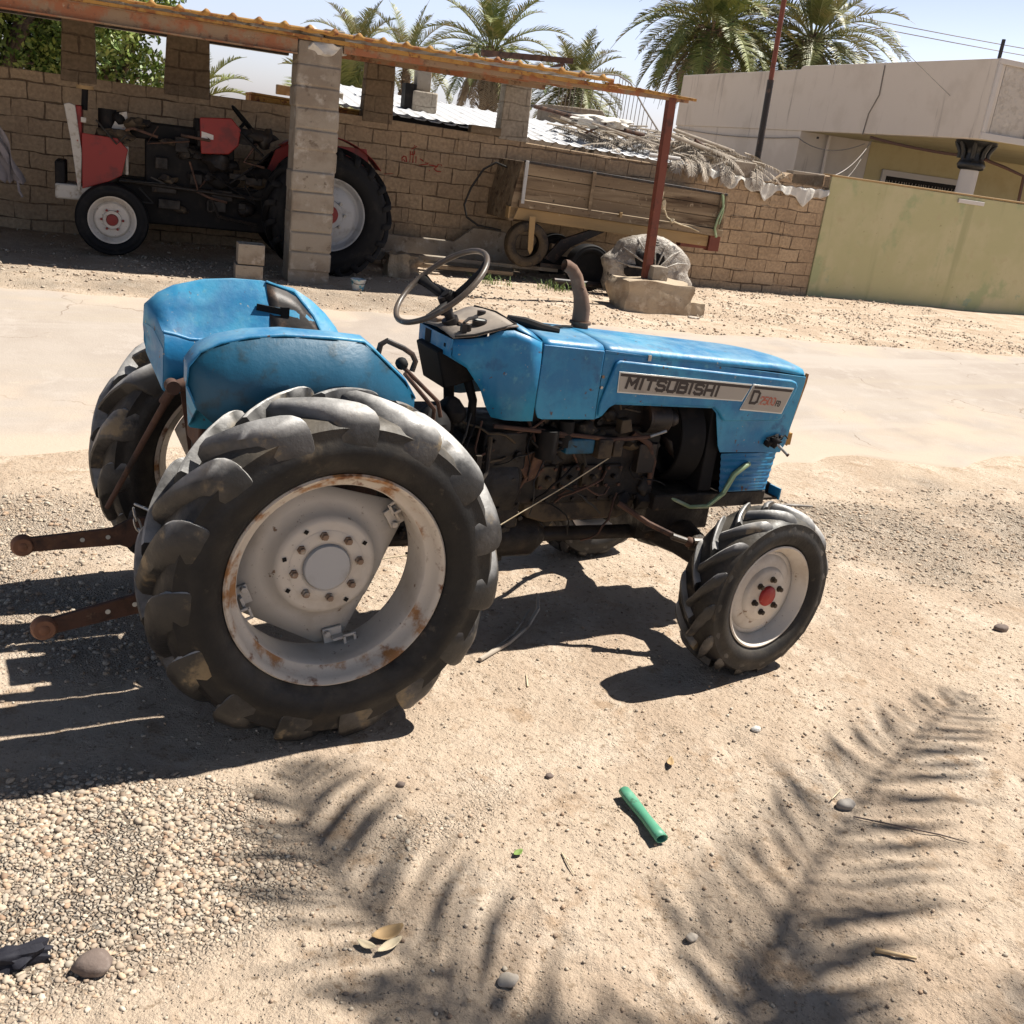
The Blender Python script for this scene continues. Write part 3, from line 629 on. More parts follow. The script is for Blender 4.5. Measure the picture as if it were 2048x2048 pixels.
def front_wheel(side, st=.117):
    base = Vector((1.69, side*.592, .345))
    ax = Vector((math.sin(st), -math.cos(st), 0))*(-side if side > 0 else 1)
    if side > 0: ax = Vector((-math.sin(st), math.cos(st), 0))
    wh = bpy.data.objects.new('front_wheel', None); COL.objects.link(wh); wh.parent = BT
    t = MB(); tyre_body(t, base, ax, .345, .098, .203, 72); ty = obj('tyre', t, 'rubber', wh, smooth=50)
    t = MB(); lugs(t, base, ax, .348, .094, 15, .030, .034, .066, .38, .050, dirn=(-side), rs=rnd, wedge=1); obj('tread', t, 'lug_rubber', ty, smooth=42)
    t = MB(); o = .082
    t.lathe([(o-.012, .204), (o+.004, .208), (o+.007, .202), (o+.001, .196), (o-.02, .190), (o-.035, .172), (-o+.035, .170), (-o+.01, .190), (-o, .200), (-o-.004, .208)], base, ax, 72)
    rim = obj('rim', t, 'cream', wh, smooth=60)
    t = MB(); t.lathe([(o-.050, .172), (o-.052, .155), (o-.040, .140), (o-.036, .110), (o-.026, .104), (o-.020, .096), (o-.018, .04), (o-.018, 0)], base, ax, 64)
    disc = obj('wheel_disc', t, 'cream', wh, smooth=40, solid=.004)
    bolts(base+ax*(o-.018), ax, .066, 6, .009, .020, 'grease_tan', disc, .3)
    t = MB(); t.lathe([(-.004, .040), (.010, .040), (.016, .034), (.018, 0)], base+ax*(o-.018), ax, 32); obj('hub_cap', t, 'red_cap', disc, smooth=60)
rear_wheel(-1); rear_wheel(1); front_wheel(-1); front_wheel(1)

# ---------------------------------------------------------------- hood
def ztop(x): return 1.205-.080*((x-.82)/1.27)-.012*max(0, (x-1.9)/.19)**2
HW = .212
t = MB()
def hood_rows(xs, half, y0, tuck=.0):
    rows = []
    for x in xs:
        z = ztop(x); h = half(x); row = []
        for s_ in range(-14, 15):
            f = s_/14; a = abs(f)
            if a > .8:      # rounded shoulder down to the side
                q = (a-.8)/.2*PI/2; y = (h-.028)+.028*math.sin(q); zz = z-.028+.028*math.cos(q)
            else: y = a/.8*(h-.028); zz = z+.012*(1-(a/.8)**2)
            row.append((x, math.copysign(y, f) if f else 0, zz))
        rows.append(row)
    return rows
t.grid(hood_rows(np.linspace(1.103, 2.092, 26), lambda x: HW-.012*max(0, (x-1.6)/.5)**2, 0)); hood = obj('hood', t, 'blue_paint', BT, solid=.004, smooth=50)
sideP = [(1.103, 1.172), (2.094, 1.086), (2.094, 1.06), (2.060, .80), (2.040, .765), (1.722, .772), (1.705, .80), (1.665, .935), (1.640, .955), (1.180, .970), (1.150, .955), (1.120, .920), (1.103, .915)]
for s in (-1, 1):
    t = MB(); t.prism(sideP, s*(HW-.004), s*HW); obj('hood_side', t, 'blue_paint', hood, bevel=.0015)
# nose panel, its lower part torn
t = MB(); t.prism([(-HW+.004, 1.095), (HW-.004, 1.095), (HW-.006, .80), (-HW+.006, .80)], 2.070, 2.076, 'x')
t.v = [(x_+(z_-1.095)*.10+.014, y_, z_) for x_, y_, z_ in t.v]; obj('nose_panel', t, 'blue_paint', hood, bevel=.001)
t = MB(); t.prism([(2.098, 1.10), (2.112, 1.096), (2.110, 1.06), (2.072, .86), (2.084, .82), (2.078, .79), (2.060, .80)], -HW+.006, -HW+.012); t.box((2.085, -.19, .82), (.02, .03, .05)); obj('torn_trim', t, 'rust_yellow', hood)
# embossed side frame round the badges
emb = [(1.150, 1.128), (1.168, 1.138), (2.010, 1.075), (2.040, 1.066), (2.050, 1.045), (2.042, 1.020), (1.998, .915), (1.985, .905), (1.700, .905), (1.668, .940), (1.640, .962), (1.180, .977), (1.150, .960), (1.122, .925), (1.108, .930), (1.108, .975)]
for s in (-1, 1):
    t = MB(); t.prism(emb, s*HW, s*(HW+.013)); obj('side_frame', t, 'blue_paint', hood, bevel=.007)
bd1 = [(1.172, 1.094), (1.800, 1.052), (1.765, .992), (1.176, 1.024)]
bd2 = [(1.815, 1.052), (2.022, 1.038), (1.984, .940), (1.770, .957)]
def shrink(P, k):
    cx = sum(p[0] for p in P)/len(P); cz = sum(p[1] for p in P)/len(P)
    return [(p[0]+(-k if p[0] > cx else k), p[1]+(-k if p[1] > cz else k)) for p in P]
yb = -(HW+.013)
for nm, P in (('name_plate', bd1), ('model_plate', bd2)):
    t = MB(); t.prism(shrink(P, -.005), yb-.0005, yb-.003); fr = obj(nm+'_rim', t, 'badge_rim', hood, bevel=.0008)
    t = MB(); t.prism(P, yb-.003, yb-.0045); pl = obj(nm, t, 'badge', hood)
    (ax0, az0), (bx0, bz0) = P[0], P[1]
    t = MB(); t.prism([(ax0+.002, az0-.001), (bx0-.002, bz0-.001), (bx0-.006, bz0-.012), (ax0+.002, az0-.012)], yb-.0045, yb-.0055); obj('stripe', t, 'badge_black', pl)
GL = {'M': [[(0, 0), (0, 1), (.5, .35), (1, 1), (1, 0)]], 'I': [[(.5, 0), (.5, 1)]], 'T': [[(0, 1), (1, 1)], [(.5, 1), (.5, 0)]], 'S': [[(1, .86), (.8, 1), (.2, 1), (0, .86), (0, .64), (.2, .52), (.8, .48), (1, .36), (1, .14), (.8, 0), (.2, 0), (0, .14)]],
      'U': [[(0, 1), (0, .15), (.2, 0), (.8, 0), (1, .15), (1, 1)]], 'B': [[(0, 0), (0, 1), (.75, 1), (.95, .87), (.95, .65), (.75, .52), (0, .52)], [(.75, .52), (1, .38), (1, .14), (.8, 0), (0, 0)]], 'H': [[(0, 0), (0, 1)], [(1, 0), (1, 1)], [(0, .5), (1, .5)]],
      'D': [[(0, 0), (0, 1), (.7, 1), (1, .85), (1, .15), (.7, 0), (0, 0)]], 'F': [[(0, 0), (0, 1), (1, 1)], [(0, .55), (.8, .55)]], '2': [[(0, .8), (.2, 1), (.8, 1), (1, .8), (1, .6), (0, 0), (1, 0)]], '5': [[(1, 1), (.1, 1), (0, .55), (.7, .6), (1, .45), (1, .15), (.7, 0), (0, .05)]],
      '0': [[(.5, 0), (.1, .12), (0, .5), (.1, .88), (.5, 1), (.9, .88), (1, .5), (.9, .12), (.5, 0)]]}
def lettering(s, m, x0, x1, z0, z1, h, y, parent, wd, slant=.22, gap=.28):
    wds = [.34 if c == 'I' else 1.15 if c == 'M' else 1 for c in s]; tot = sum(wds)+gap*(len(s)-1); k = (x1-x0)/tot; x = x0
    for c, w_ in zip(s, wds):
        t = MB(); n_ = 0
        for P in GL[c]:
            Q = [Vector((x+px_*w_*k+pz_*h*slant, 0, z0+(z1-z0)*(x-x0)/(x1-x0)+(z1-z0)/(x1-x0)*px_*w_*k+pz_*h)) for px_, pz_ in P]
            for a, b_ in zip(Q, Q[1:]):
                d = (b_-a).normalized(); nn_ = Vector((-d.z, 0, d.x))*wd/2; e_ = d*wd*.42; yy = Vector((0, y-n_*.00003, 0)); n_ += 1
                t.add([a-e_-nn_+yy, b_+e_-nn_+yy, b_+e_+nn_+yy, a-e_+nn_+yy], [(0, 1, 2, 3)])
        obj('letter', t, m, parent, smooth=0); x += (w_+gap)*k
yt = yb-.0056
lettering('MITSUBISHI', 'badge_black', 1.205, 1.635, 1.040, 1.010, .037, yt, hood, .0118, gap=.42)
lettering('D', 'badge_black', 1.808, 1.842, .982, .980, .047, yt, hood, .011)
lettering('2500', 'red_letter', 1.856, 1.935, .977, .972, .030, yt, hood, .0058, gap=.3)
lettering('FD', 'badge_black', 1.943, 1.964, .970, .968, .020, yt, hood, .004, gap=.4)
t = MB(); t.box((1.30, -HW-.002, 1.148), (.014, .006, .022)); obj('latch', t, 'steel', hood)
for z in (1.075, 1.035): t = MB(); t.cyl((1.108, -HW-.006, z), (1.108, -HW+.002, z), .006, 8); obj('screw', t, 'steel', hood)
# broken lamp socket with its pin and wires
t = MB(); t.blob((1.985, -.222, .822), .024, 2, .5, 2.0); t.blob((1.955, -.222, .815), .016, 2, .5, 2.0); t.blob((2.02, -.222, .832), .012, 1, .5, 2)
t.tube([(1.94, -.222, .83), (1.97, -.235, .845), (2.0, -.236, .83), (2.03, -.232, .845), (2.05, -.228, .83)], .003, 6); obj('lamp_socket', t, 'black_part', hood)
t = MB(); t.cyl((1.985, -.235, .815), (2.025, -.27, .775), .006, 10); pin = obj('lamp_pin', t, 'steel', hood)
t = MB(); t.cyl((2.025, -.27, .775), (2.030, -.275, .770), .007, 10); obj('pin_tip', t, 'rust', pin)
# rear part of the hood: separate panels
t = MB(); t.grid(hood_rows(np.linspace(.845, 1.100, 8), lambda x: HW-.002, 0)); ph = obj('tank_cover', t, 'blue_paint', BT, solid=.004, smooth=50)
for s in (-1, 1):
    t = MB(); t.prism([(.845, 1.186), (1.099, 1.170), (1.099, .914), (.875, .916), (.858, .922), (.850, .935), (.842, .96)], s*(HW-.004), s*(HW+.004)); obj('side_panel', t, 'blue_paint', ph, bevel=.003)
t = MB(); t.tube([(.78, -.04, 1.245), (.84, -.06, 1.236), (.90, -.075, 1.221), (.97, -.09, 1.212)], [.010, .017, .017, .012], 8); t.tube([(.98, -.02, 1.212), (1.04, .0, 1.214), (1.09, .02, 1.21)], .006, 6); obj('rubber_seal', t, 'black_part', ph)
# ---------------------------------------------------------------- cowl and dash
prof = [  # x, half width, z top, z bottom at the near side
    (.528, .140, 1.185, 1.120), (.585, .150, 1.190, 1.085), (.640, .160, 1.200, 1.015), (.665, .166, 1.212, .955), (.690, .170, 1.226, .915), (.735, .185, 1.232, .908), (.790, .200, 1.215, .908), (.838, .208, 1.198, .910)]
for s in (-1, 1):
    rows = []
    for (x, h, zt, zb) in prof:
        rows.append([(x, s*h, zt-.006), (x, s*(h+.006), zt-.03), (x, s*(h+.010), zt-.09 if zt-.09 > zb else zb+.01), (x, s*(h+.004), zb)])
    t = MB(); t.grid(rows); obj('cowl_side', t, 'blue_paint', BT, solid=.005, smooth=25)
t = MB(); t.add([(.526, -.146, 1.180), (.526, .146, 1.180), (.526, .144, 1.118), (.526, -.144, 1.118), (.60, -.15, 1.08), (.60, .15, 1.08)], [(0, 1, 2, 3), (3, 2, 5, 4)])
cr2 = obj('cowl_back', t, 'blue_paint', BT, solid=.004, smooth=0)
t = MB(); t.box((.524, .06, 1.15), (.004, .05, .05)); t.box((.524, -.09, 1.15), (.004, .012, .012)); obj('switch', t, 'black_part', cr2)
rows = []
for (x, zz) in ((.528, 1.185), (.60, 1.196), (.66, 1.215), (.72, 1.236), (.75, 1.240)):
    h = .142+(x-.528)*.2; rows.append([(x, -h, zz), (x, -h*.5, zz+.008), (x, 0, zz+.012), (x, h*.5, zz+.008), (x, h, zz)])
t = MB(); t.grid(rows); dash = obj('dashboard', t, 'dash', BT, solid=.006, smooth=40)
rows = []
for (x, zz, h) in ((.750, 1.242, .186), (.80, 1.222, .200), (.842, 1.203, .207)): rows.append([(x, -h, zz-.012), (x, -h*.6, zz+.006), (x, 0, zz+.012), (x, h*.6, zz+.006), (x, h, zz-.012)])
t = MB(); t.grid(rows); obj('cowl_top', t, 'blue_paint', BT, solid=.004, smooth=40)
t = MB(); t.tube([(.534, -.143, 1.190), (.60, -.157, 1.200), (.70, -.176, 1.232), (.748, -.17, 1.245), (.752, 0, 1.256), (.748, .17, 1.246)], .004, 6); obj('dash_edge', t, 'black_part', dash)
t = MB(); t.cyl((.655, -.075, 1.216), (.653, -.077, 1.238), .026, 20); g1 = obj('gauge', t, 'dark_steel', dash)
t = MB(); t.cyl((.653, -.077, 1.2385), (.653, -.077, 1.2395), .019, 20); obj('gauge_glass', t, 'lamp_glass', g1)
t = MB(); t.cyl((.70, .01, 1.24), (.70, .01, 1.256), .016, 14); t.cyl((.60, -.11, 1.20), (.60, -.11, 1.226), .008, 8); obj('knob', t, 'dark_steel', dash)
t = MB(); t.tube([(.575, -.12, 1.20), (.575, -.12, 1.235), (.60, -.10, 1.245), (.64, -.08, 1.248)], .006, 6); t.box((.573, -.122, 1.215), (.02, .016, .03)); obj('throttle_lever', t, 'dark_steel', dash)
t = MB(); t.box((.575, .09, 1.205), (.05, .07, .02)); t.box((.62, -.02, 1.216), (.05, .05, .012)); obj('fuse_cover', t, 'rust_bolt', dash, bevel=.004)
t = MB(); t.cyl((.60, 0, 1.17), (.572, 0, 1.226), .030, 20); t.cyl((.59, 0, 1.20), (.535, 0, 1.30), .017, 14); t.cyl((.56, 0, 1.245), (.548, 0, 1.268), .024, 14); obj('steering_column', t, 'dark_steel', BT)
# steering wheel
C_ = Vector((.528, 0, 1.336)); d1 = Vector((.74, 0, .672)); d2 = Vector((0, 1, 0)); ns = d1.cross(d2).normalized()
if ns.z < 0: ns = -ns
t = MB(); ringp = [C_+.187*(d1*math.cos(a)+d2*math.sin(a)) for a in np.linspace(0, 2*PI, 72, endpoint=False)]
# ribbed underside grip
t.tube(ringp, .0100, 12, closed=True); sw = obj('steering_wheel', t, 'sleeve', BT, smooth=60)
hubp = C_-ns*.055
t = MB(); t.cyl(hubp-ns*.02, hubp+ns*.02, .030, 20, .024); t.cyl(hubp+ns*.02, hubp+ns*.026, .018, 20); obj('hub', t, 'black_part', sw)
for k in range(3):
    a = R(90)+2*PI*k/3; d = d1*math.cos(a)+d2*math.sin(a); tn = (-d1*math.sin(a)+d2*math.cos(a))
    t = MB(); rows = []
    for f, wd, dz in ((.12, .018, 0), (.4, .014, .012), (.75, .014, .03), (.98, .022, .052)):
        p = hubp+d*(.187*f)+ns*dz; rows.append([p-tn*wd-ns*.004, p-tn*wd*.5+ns*.004, p+tn*wd*.5+ns*.004, p+tn*wd-ns*.004])
    t.grid(rows); obj('spoke', t, 'black_part', sw, solid=.008, smooth=50)
# exhaust elbow
pth = [(1.175, .10, 1.10), (1.172, .10, 1.27), (1.160, .10, 1.315), (1.145, .10, 1.345), (1.128, .10, 1.385), (1.105, .10, 1.412), (1.082, .10, 1.424), (1.068, .10, 1.426)]
t = MB(); t.tube(pth, [.034, .033, .029, .026, .025, .024, .023, .022], 20, cap=False); t.tube(pth[::-1], [r_*.86 for r_ in (.020, .021, .022, .023, .024, .027, .031, .032)], 20, cap=False)
ex = obj('exhaust_pipe', t, 'exhaust_rust', BT, smooth=60, fix=False)
t = MB(); t.lathe([(-.004, .033), (-.004, .042), (.006, .042), (.006, .033)], (1.174, .10, 1.213), (0, 0, 1), 24); t.cyl((1.150, .078, 1.345), (1.144, .07, 1.345), .006, 6); obj('collar', t, 'exhaust_rust', ex)
# ---------------------------------------------------------------- fenders
arcF = [(-.395, 1.100), (-.392, 1.165), (-.350, 1.205), (-.300, 1.232), (-.200, 1.258), (-.10, 1.266), (0.0, 1.264), (.10, 1.246), (.17, 1.205), (.225, 1.160), (.270, 1.110), (.308, 1.045)]
arcN = [(-.392, 1.075), (-.388, 1.130), (-.355, 1.172), (-.300, 1.198), (-.220, 1.217), (-.12, 1.226), (0.02, 1.222), (.125, 1.214), (.165, 1.185), (.215, 1.142), (.270, 1.096), (.308, 1.040)]
def fender(s):
    arcO = arcF if s > 0 else arcN
    root = bpy.data.objects.new('fender', None); COL.objects.link(root); root.parent = BT
    dz = 0
    ys = s*.372
    O = [(x, ys, z+dz) for x, z in arcO]
    if s < 0: w1_n = [.05, .075, .085, .085, .08, .07, .055, .05, .05, .045, .04, .03]
    low = [(-.375, 1.03), (-.362, 1.0), (-.325, .965), (-.28, .93), (-.2, .88), (-.1, .87), (0, .87), (.1, .87), (.17, .87), (.225, .88), (.27, .90), (.308, .96)] if s < 0 else [(-.395, 1.04), (-.385, 1.0), (-.35, .955), (-.30, .92), (-.2, .88), (-.1, .87), (0, .87), (.1, .87), (.17, .87), (.225, .88), (.27, .90), (.308, .96)]
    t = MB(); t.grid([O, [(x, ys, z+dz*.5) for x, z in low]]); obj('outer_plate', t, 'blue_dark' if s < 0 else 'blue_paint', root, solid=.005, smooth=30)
    # flat crown strip, rolled lip, sloping inner face, step and inner wall
    n = len(O); w1_ = [.02, .030, .036, .040, .044, .046, .046, .044, .040, .034, .028, .02]
    if s < 0: w1_ = w1_n
    crown = [(x+.004, s*(.372-w1_[i]), z+dz+.004) for i, (x, z) in enumerate(arcO)]
    f_in = []; st_ = []; bot = []
    for i, (x, z) in enumerate(arcO):
        q = i/(n-1); dep = .045+.16*math.sin(PI*min(1, max(0, (q-.05)/.9)))
        f_in.append((x*.93+.01, s*.235, max(z+dz-dep, .93))); st_.append((x*.92+.01, s*.222, max(z+dz-dep-.012, .92))); bot.append((x*.90, s*.215, .88+.05*abs(q-.5)))
    mid = [((a[0]*.5+b_[0]*.5), (a[1]*.45+b_[1]*.55), a[2]*.5+b_[2]*.5+.018) for a, b_ in zip(crown, f_in)]
    lip = [(x, s*.380, z-.006) for (x, y_, z) in O]
    t = MB(); t.grid([lip, O, crown, mid, f_in, st_, bot]); obj('crown', t, 'blue_paint', root, solid=.004, smooth=50)
    t = MB(); t.tube([(x, y_, z+.001) for x, y_, z in f_in[1:-1]], .007, 8); obj('crown_rib', t, 'blue_paint', root, smooth=60)
    t = MB(); t.add([lip[0], O[0], crown[0], mid[0], f_in[0], st_[0], bot[0], (low[1][0], ys, low[1][1]+dz*.5)], [(0, 1, 2, 3, 4, 5, 6, 7)]); obj('end_plate', t, 'blue_paint', root, solid=.005, smooth=0)
    if s > 0:
        t = MB(); t.tube([(-.268, .300, 1.150), (-.238, .272, 1.104), (-.212, .250, 1.060), (-.190, .243, 1.054), (-.150, .240, 1.062), (-.05, .240, 1.072), (.08, .240, 1.07)], .009, 8); obj('pressed_rib', t, 'blue_paint', root, smooth=60)
    if s > 0:   # rusty opening cut in the inner face of the far fender
        def on(i, f, o=.006): a = Vector(crown[i]); b_ = Vector(f_in[i]); return a.lerp(b_, f)+Vector((0, -.004, .018*(1-abs(f-.5)*2)+o))
        t = MB(); rows = []
        for fi in np.linspace(6, 8.9, 9):
            i0 = int(fi); g_ = fi-i0; lo_ = np.interp(fi, [6, 7, 8, 8.9], [.03, .16, .50, .93])
            rows.append([on(i0, lo_+(.99-lo_)*q).lerp(on(i0+1, lo_+(.99-lo_)*q), g_) for q in (0, .33, .66, 1)])
        t.grid(rows); hole = obj('crown_opening', t, 'dark_steel', root, solid=.002, smooth=50)
        t = MB(); t.tube([on(6, .02), on(7, .10), on(8, .42), on(9, .95)], .005, 6); obj('torn_edge', t, 'blue_paint', root)
        t = MB(); p = on(6, .55, .012); t.box(p, (.09, .012, .022), (0, .15, 0)); t.box(p+Vector((.055, 0, -.008)), (.03, .014, .035)); obj('lamp_bracket', t, 'black_part', root)
    return root
fn = fender(-1); ff = fender(1)
t = MB(); hb = [(.178, -.36, 1.165), (.185, -.36, 1.200), (.205, -.36, 1.212), (.262, -.36, 1.190), (.292, -.36, 1.172), (.305, -.36, 1.150), (.296, -.36, 1.118)]
t.tube(hb, .009, 10); obj('grab_handle', t, 'dark_steel', fn)
t = MB(); t.blob((.272, -.33, 1.135), .021, 2, .05); obj('lever_knob', t, 'rubber_black', BT, smooth=60)
# levers
for (a, b_, c_) in (((.275, -.30, 1.13), (.455, -.23, .985), (.475, -.22, .93)), ((.29, -.32, 1.10), (.435, -.25, .965), (.44, -.24, .92))):
    t = MB(); t.tube([a, b_, c_], .0075, 8); obj('lever', t, 'rust', BT)
# ---------------------------------------------------------------- driveline
t = MB(); t.bb((-.22, -.16, .42), (.30, .16, .82)); t.bb((.30, -.13, .44), (.72, .13, .80)); t.bb((.68, -.17, .48), (.86, .17, .86)); t.lathe([(-.08, 0), (-.08, .19), (.08, .19), (.08, 0)], (.76, 0, .64), (1, 0, 0), 28)
t.bb((-.28, -.13, .60), (-.2, .13, .78)); t.cyl((-.30, 0, .52), (-.2, 0, .52), .05, 16)
gb = obj('gearbox', t, 'grease', BT, bevel=.012)
t = MB(); rr3 = random.Random(4)
for i in range(34):
    x = rr3.uniform(.32, .86); z = rr3.uniform(.45, .84); t.cyl((x, -.13 if x < .67 else -.17, z), (x, -.145 if x < .67 else -.186, z), rr3.uniform(.007, .016), 8)
for (x0, z0, x1, z1, d) in ((.40, .55, .62, .72, .03), (.34, .70, .56, .79, .04), (.70, .46, .84, .56, .02), (.70, .62, .80, .80, .025)): t.bb((x0, -.13-d, z0), (x1, -.10, z1))
obj('gearbox_cover', t, 'grease', gb, bevel=.005)
for s in (-1, 1):
    t = MB(); t.tube([(0, s*.14, .55), (0, s*.24, .55), (0, s*.40, .55), (0, s*.52, .55)], [.15, .11, .09, .085], 24); t.lathe([(.0, .12), (.03, .12)], (0, s*.26, .55), (0, s, 0), 20); obj('axle_housing', t, 'rust' if s > 0 else 'grease', BT, smooth=40)
    t = MB(); t.prism([(-.26, .62), (-.30, .90), (-.24, .98), (.20, .98), (.34, .92), (.26, .62)], s*.205, s*.215); obj('fender_bracket', t, 'rust', BT)
# engine block with head, sump, manifold, injection pump
t = MB(); t.bb((.86, -.135, .56), (1.48, .135, .86)); t.bb((.88, -.12, .86), (1.46, .12, .98)); eng = obj('engine_block', t, 'grease', BT, bevel=.010)
t = MB(); t.bb((.90, -.11, .98), (1.44, .11, 1.06)); obj('rocker_cover', t, 'black_part', eng, bevel=.015)
t = MB(); t.prism([(.90, .56), (1.42, .56), (1.40, .50), (1.34, .475), (1.0, .475), (.92, .50)], -.12, .12); obj('sump', t, 'grease_tan', eng, bevel=.010)
t = MB(); rr3 = random.Random(8)
for i in range(9):
    x = .93+i*.058; t = MB(); t.cyl((x, -.12, .575), (x, -.146, .575), .009, 6); obj('bolt', t, 'grease', eng)
for i in range(4):
    x = .93+i*.098; t = MB(); t.bb((x, -.155, .625), (x+.078, -.13, .715)); t.cyl((x+.039, -.15, .67), (x+.039, -.178, .67), .011, 8); cvr = obj('side_cover', t, 'grease' if i % 2 else 'grease_tan', eng, bevel=.004)
    for dx, dz in ((.01, .01), (.068, .01), (.01, .08), (.068, .08)): t = MB(); t.cyl((x+dx, -.15, .625+dz), (x+dx, -.164, .625+dz), .007, 6); obj('bolt', t, 'rust', cvr)
for i in range(22):
    x = rr3.uniform(.88, 1.46); z = rr3.uniform(.74, .96); t = MB(); t.cyl((x, -.12, z), (x, -.15, z), rr3.uniform(.006, .013), 6); obj('bolt', t, 'grease' if i % 3 else 'rust', eng)
t = MB(); t.bb((1.005, -.20, .775), (1.13, -.13, .835)); obj('pump_body', t, 'blue_dark', eng, bevel=.008)
t = MB(); t.bb((1.14, -.215, .760), (1.20, -.14, .835)); t.bb((1.21, -.21, .765), (1.25, -.14, .83)); t.prism([(1.235, .85), (1.29, .86), (1.275, .91), (1.235, .905)], -.20, -.16); t.cyl((1.15, -.22, .82), (1.15, -.21, .82), .009, 8); obj('pump_flange', t, 'grease_tan', eng, bevel=.004)
t = MB(); t.cyl((.93, -.18, .76), (.93, -.18, .87), .042, 20); t.cyl((1.01, -.17, .80), (1.01, -.17, .90), .03, 18); t.tube([(.86, -.185, .83), (.93, -.19, .77), (1.0, -.19, .80)], .006, 6); obj('fuel_filter', t, 'black_part', eng, bevel=.004)
t = MB(); t.tube([(1.24, -.17, .94), (1.22, -.18, .985), (1.27, -.18, .99), (1.31, -.175, .965), (1.25, -.175, .945), (1.33, -.17, .93)], .0045, 6); t.tube([(1.15, -.16, .96), (1.14, -.17, .93)], .004, 6); obj('fuel_pipe', t, 'grease_tan', eng)
for (pth_, r_) in (([(.86, -.14, .90), (.90, -.17, .80), (.88, -.17, .70), (.84, -.16, .62)], .007), ([(1.02, -.15, .88), (1.06, -.17, .93), (1.13, -.16, .90)], .009), ([(1.33, -.15, .84), (1.40, -.17, .80), (1.45, -.15, .72), (1.44, -.15, .62)], .012), ([(.66, -.17, .90), (.64, -.18, .80), (.66, -.17, .73)], .004)):
    t = MB(); t.tube(pth_, r_, 7); obj('engine_hose', t, 'rust', eng, smooth=60)
t = MB(); t.tube([(.70, -.185, .885), (.98, -.19, .855), (1.20, -.20, .83), (1.36, -.20, .838)], .0085, 8); t.cyl((1.36, -.20, .838), (1.43, -.21, .862), .007, 8); obj('throttle_rod', t, 'rust', eng)
t = MB(); t.cyl((1.37, -.205, .842), (1.435, -.215, .866), .0065, 8); obj('rod_end', t, 'steel', eng)
t = MB(); t.lathe([(-.05, .06), (.05, .06)], (1.42, -.14, .90), (1, 0, 0), 20); t.cyl((1.38, -.15, .90), (1.47, -.15, .90), .052, 20); t.blob((1.48, -.17, .905), .034, 2, .1); t.bb((1.36, -.17, .68), (1.44, -.10, .80)); obj('alternator', t, 'dark_steel', eng, bevel=.004)
t = MB(); t.lathe([(0, .19), (.05, .20), (.10, .21), (.10, .20), (.0, .18)], (1.54, 0, .80), (1, 0, 0), 40); obj('fan_shroud', t, 'black_part', eng)
t = MB()
for k in range(6):
    a = 2*PI*k/6+.2; d = Vector((0, math.cos(a), math.sin(a))); tn = Vector((0, -math.sin(a), math.cos(a))); c0 = Vector((1.53, 0, .80))
    t.grid([[c0+d*.03-tn*.02-Vector((.012, 0, 0)), c0+d*.03+tn*.02+Vector((.012, 0, 0))], [c0+d*.16-tn*.04-Vector((.02, 0, 0)), c0+d*.16+tn*.04+Vector((.02, 0, 0))]])
t.cyl((1.48, 0, .80), (1.56, 0, .80), .035, 14); obj('fan', t, 'dark_steel', eng, solid=.002)
t = MB(); t.bb((1.665, -.19, .60), (1.73, .19, 1.03)); obj('radiator', t, 'black_part', BT, bevel=.005)
t = MB(); t.bb((1.76, -.14, .62), (2.0, .14, .90)); obj('battery', t, 'black_part', BT, bevel=.01)
# castings, hoses and wiring that clutter the engine side
rr6 = random.Random(19)
for i in range(26):
    x = rr6.uniform(.36, 1.48); z = rr6.uniform(.52, .95) if x > .86 else rr6.uniform(.48, .82); t = MB()
    t.blob((x, -.135 if x > .6 else -.13, z), rr6.uniform(.02, .055), 2, .35, 1.8, (rr6.uniform(.7, 1.6), .8, rr6.uniform(.6, 1.3)), i); obj('casting', t, rr6.choice(['grease', 'grease', 'grease_tan', 'rust']), eng, smooth=50)
for i in range(22):
    x = rr6.uniform(.40, 1.45); z = rr6.uniform(.55, .95); P = [Vector((x, -.15, z))]; d = Vector((rr6.uniform(-1, 1), 0, rr6.uniform(-1, 1))).normalized()
    for k in range(7): d = (d+Vector((rr6.gauss(0, .35), 0, rr6.gauss(0, .35)-.08))).normalized(); q = P[-1]+d*.035; q.y = -.16-.035*math.sin(k*.5); P.append(q)
    t = MB(); t.tube(P, rr6.choice([.003, .0045, .0045, .007]), 6); obj('engine_hose', t, rr6.choice(['black_part', 'grease_tan', 'rust', 'wire_black']), eng, smooth=60)
# lower grille with pressed ribs
t = MB(); rows = []
for k in range(25):
    z = .600+.165*k/24; off = .0035*(1 if (k % 4) < 2 else 0); rows.append([(1.762-.03*(k/24)*.9, -.205-off, z), (1.90, -.206-off, z), (2.005+.02*(k/24), -.204-off, z)])
t.grid(rows); lg = obj('lower_grille', t, 'blue_paint', BT, solid=.003, smooth=20)
t = MB(); t.grid([[(2.006+.02*(k/24), y_, .600+.165*k/24) for y_ in (-.204, 0, .204)] for k in range(0, 25, 4)]); t.grid([[(p_[0], .205, p_[2]) for p_ in rows[0]], [(p_[0], .205, p_[2]) for p_ in rows[-1]]]); obj('grille_front', t, 'blue_paint', lg, solid=.003)
t = MB(); t.tube([(1.52, -.19, .585), (1.62, -.215, .545), (1.70, -.225, .548), (1.77, -.225, .60), (1.81, -.222, .68), (1.86, -.222, .715), (1.885, -.215, .72)], [.007, .008, .009, .010, .012, .012, .009], 10); obj('loose_hose', t, 'green_hose', BT, smooth=60)
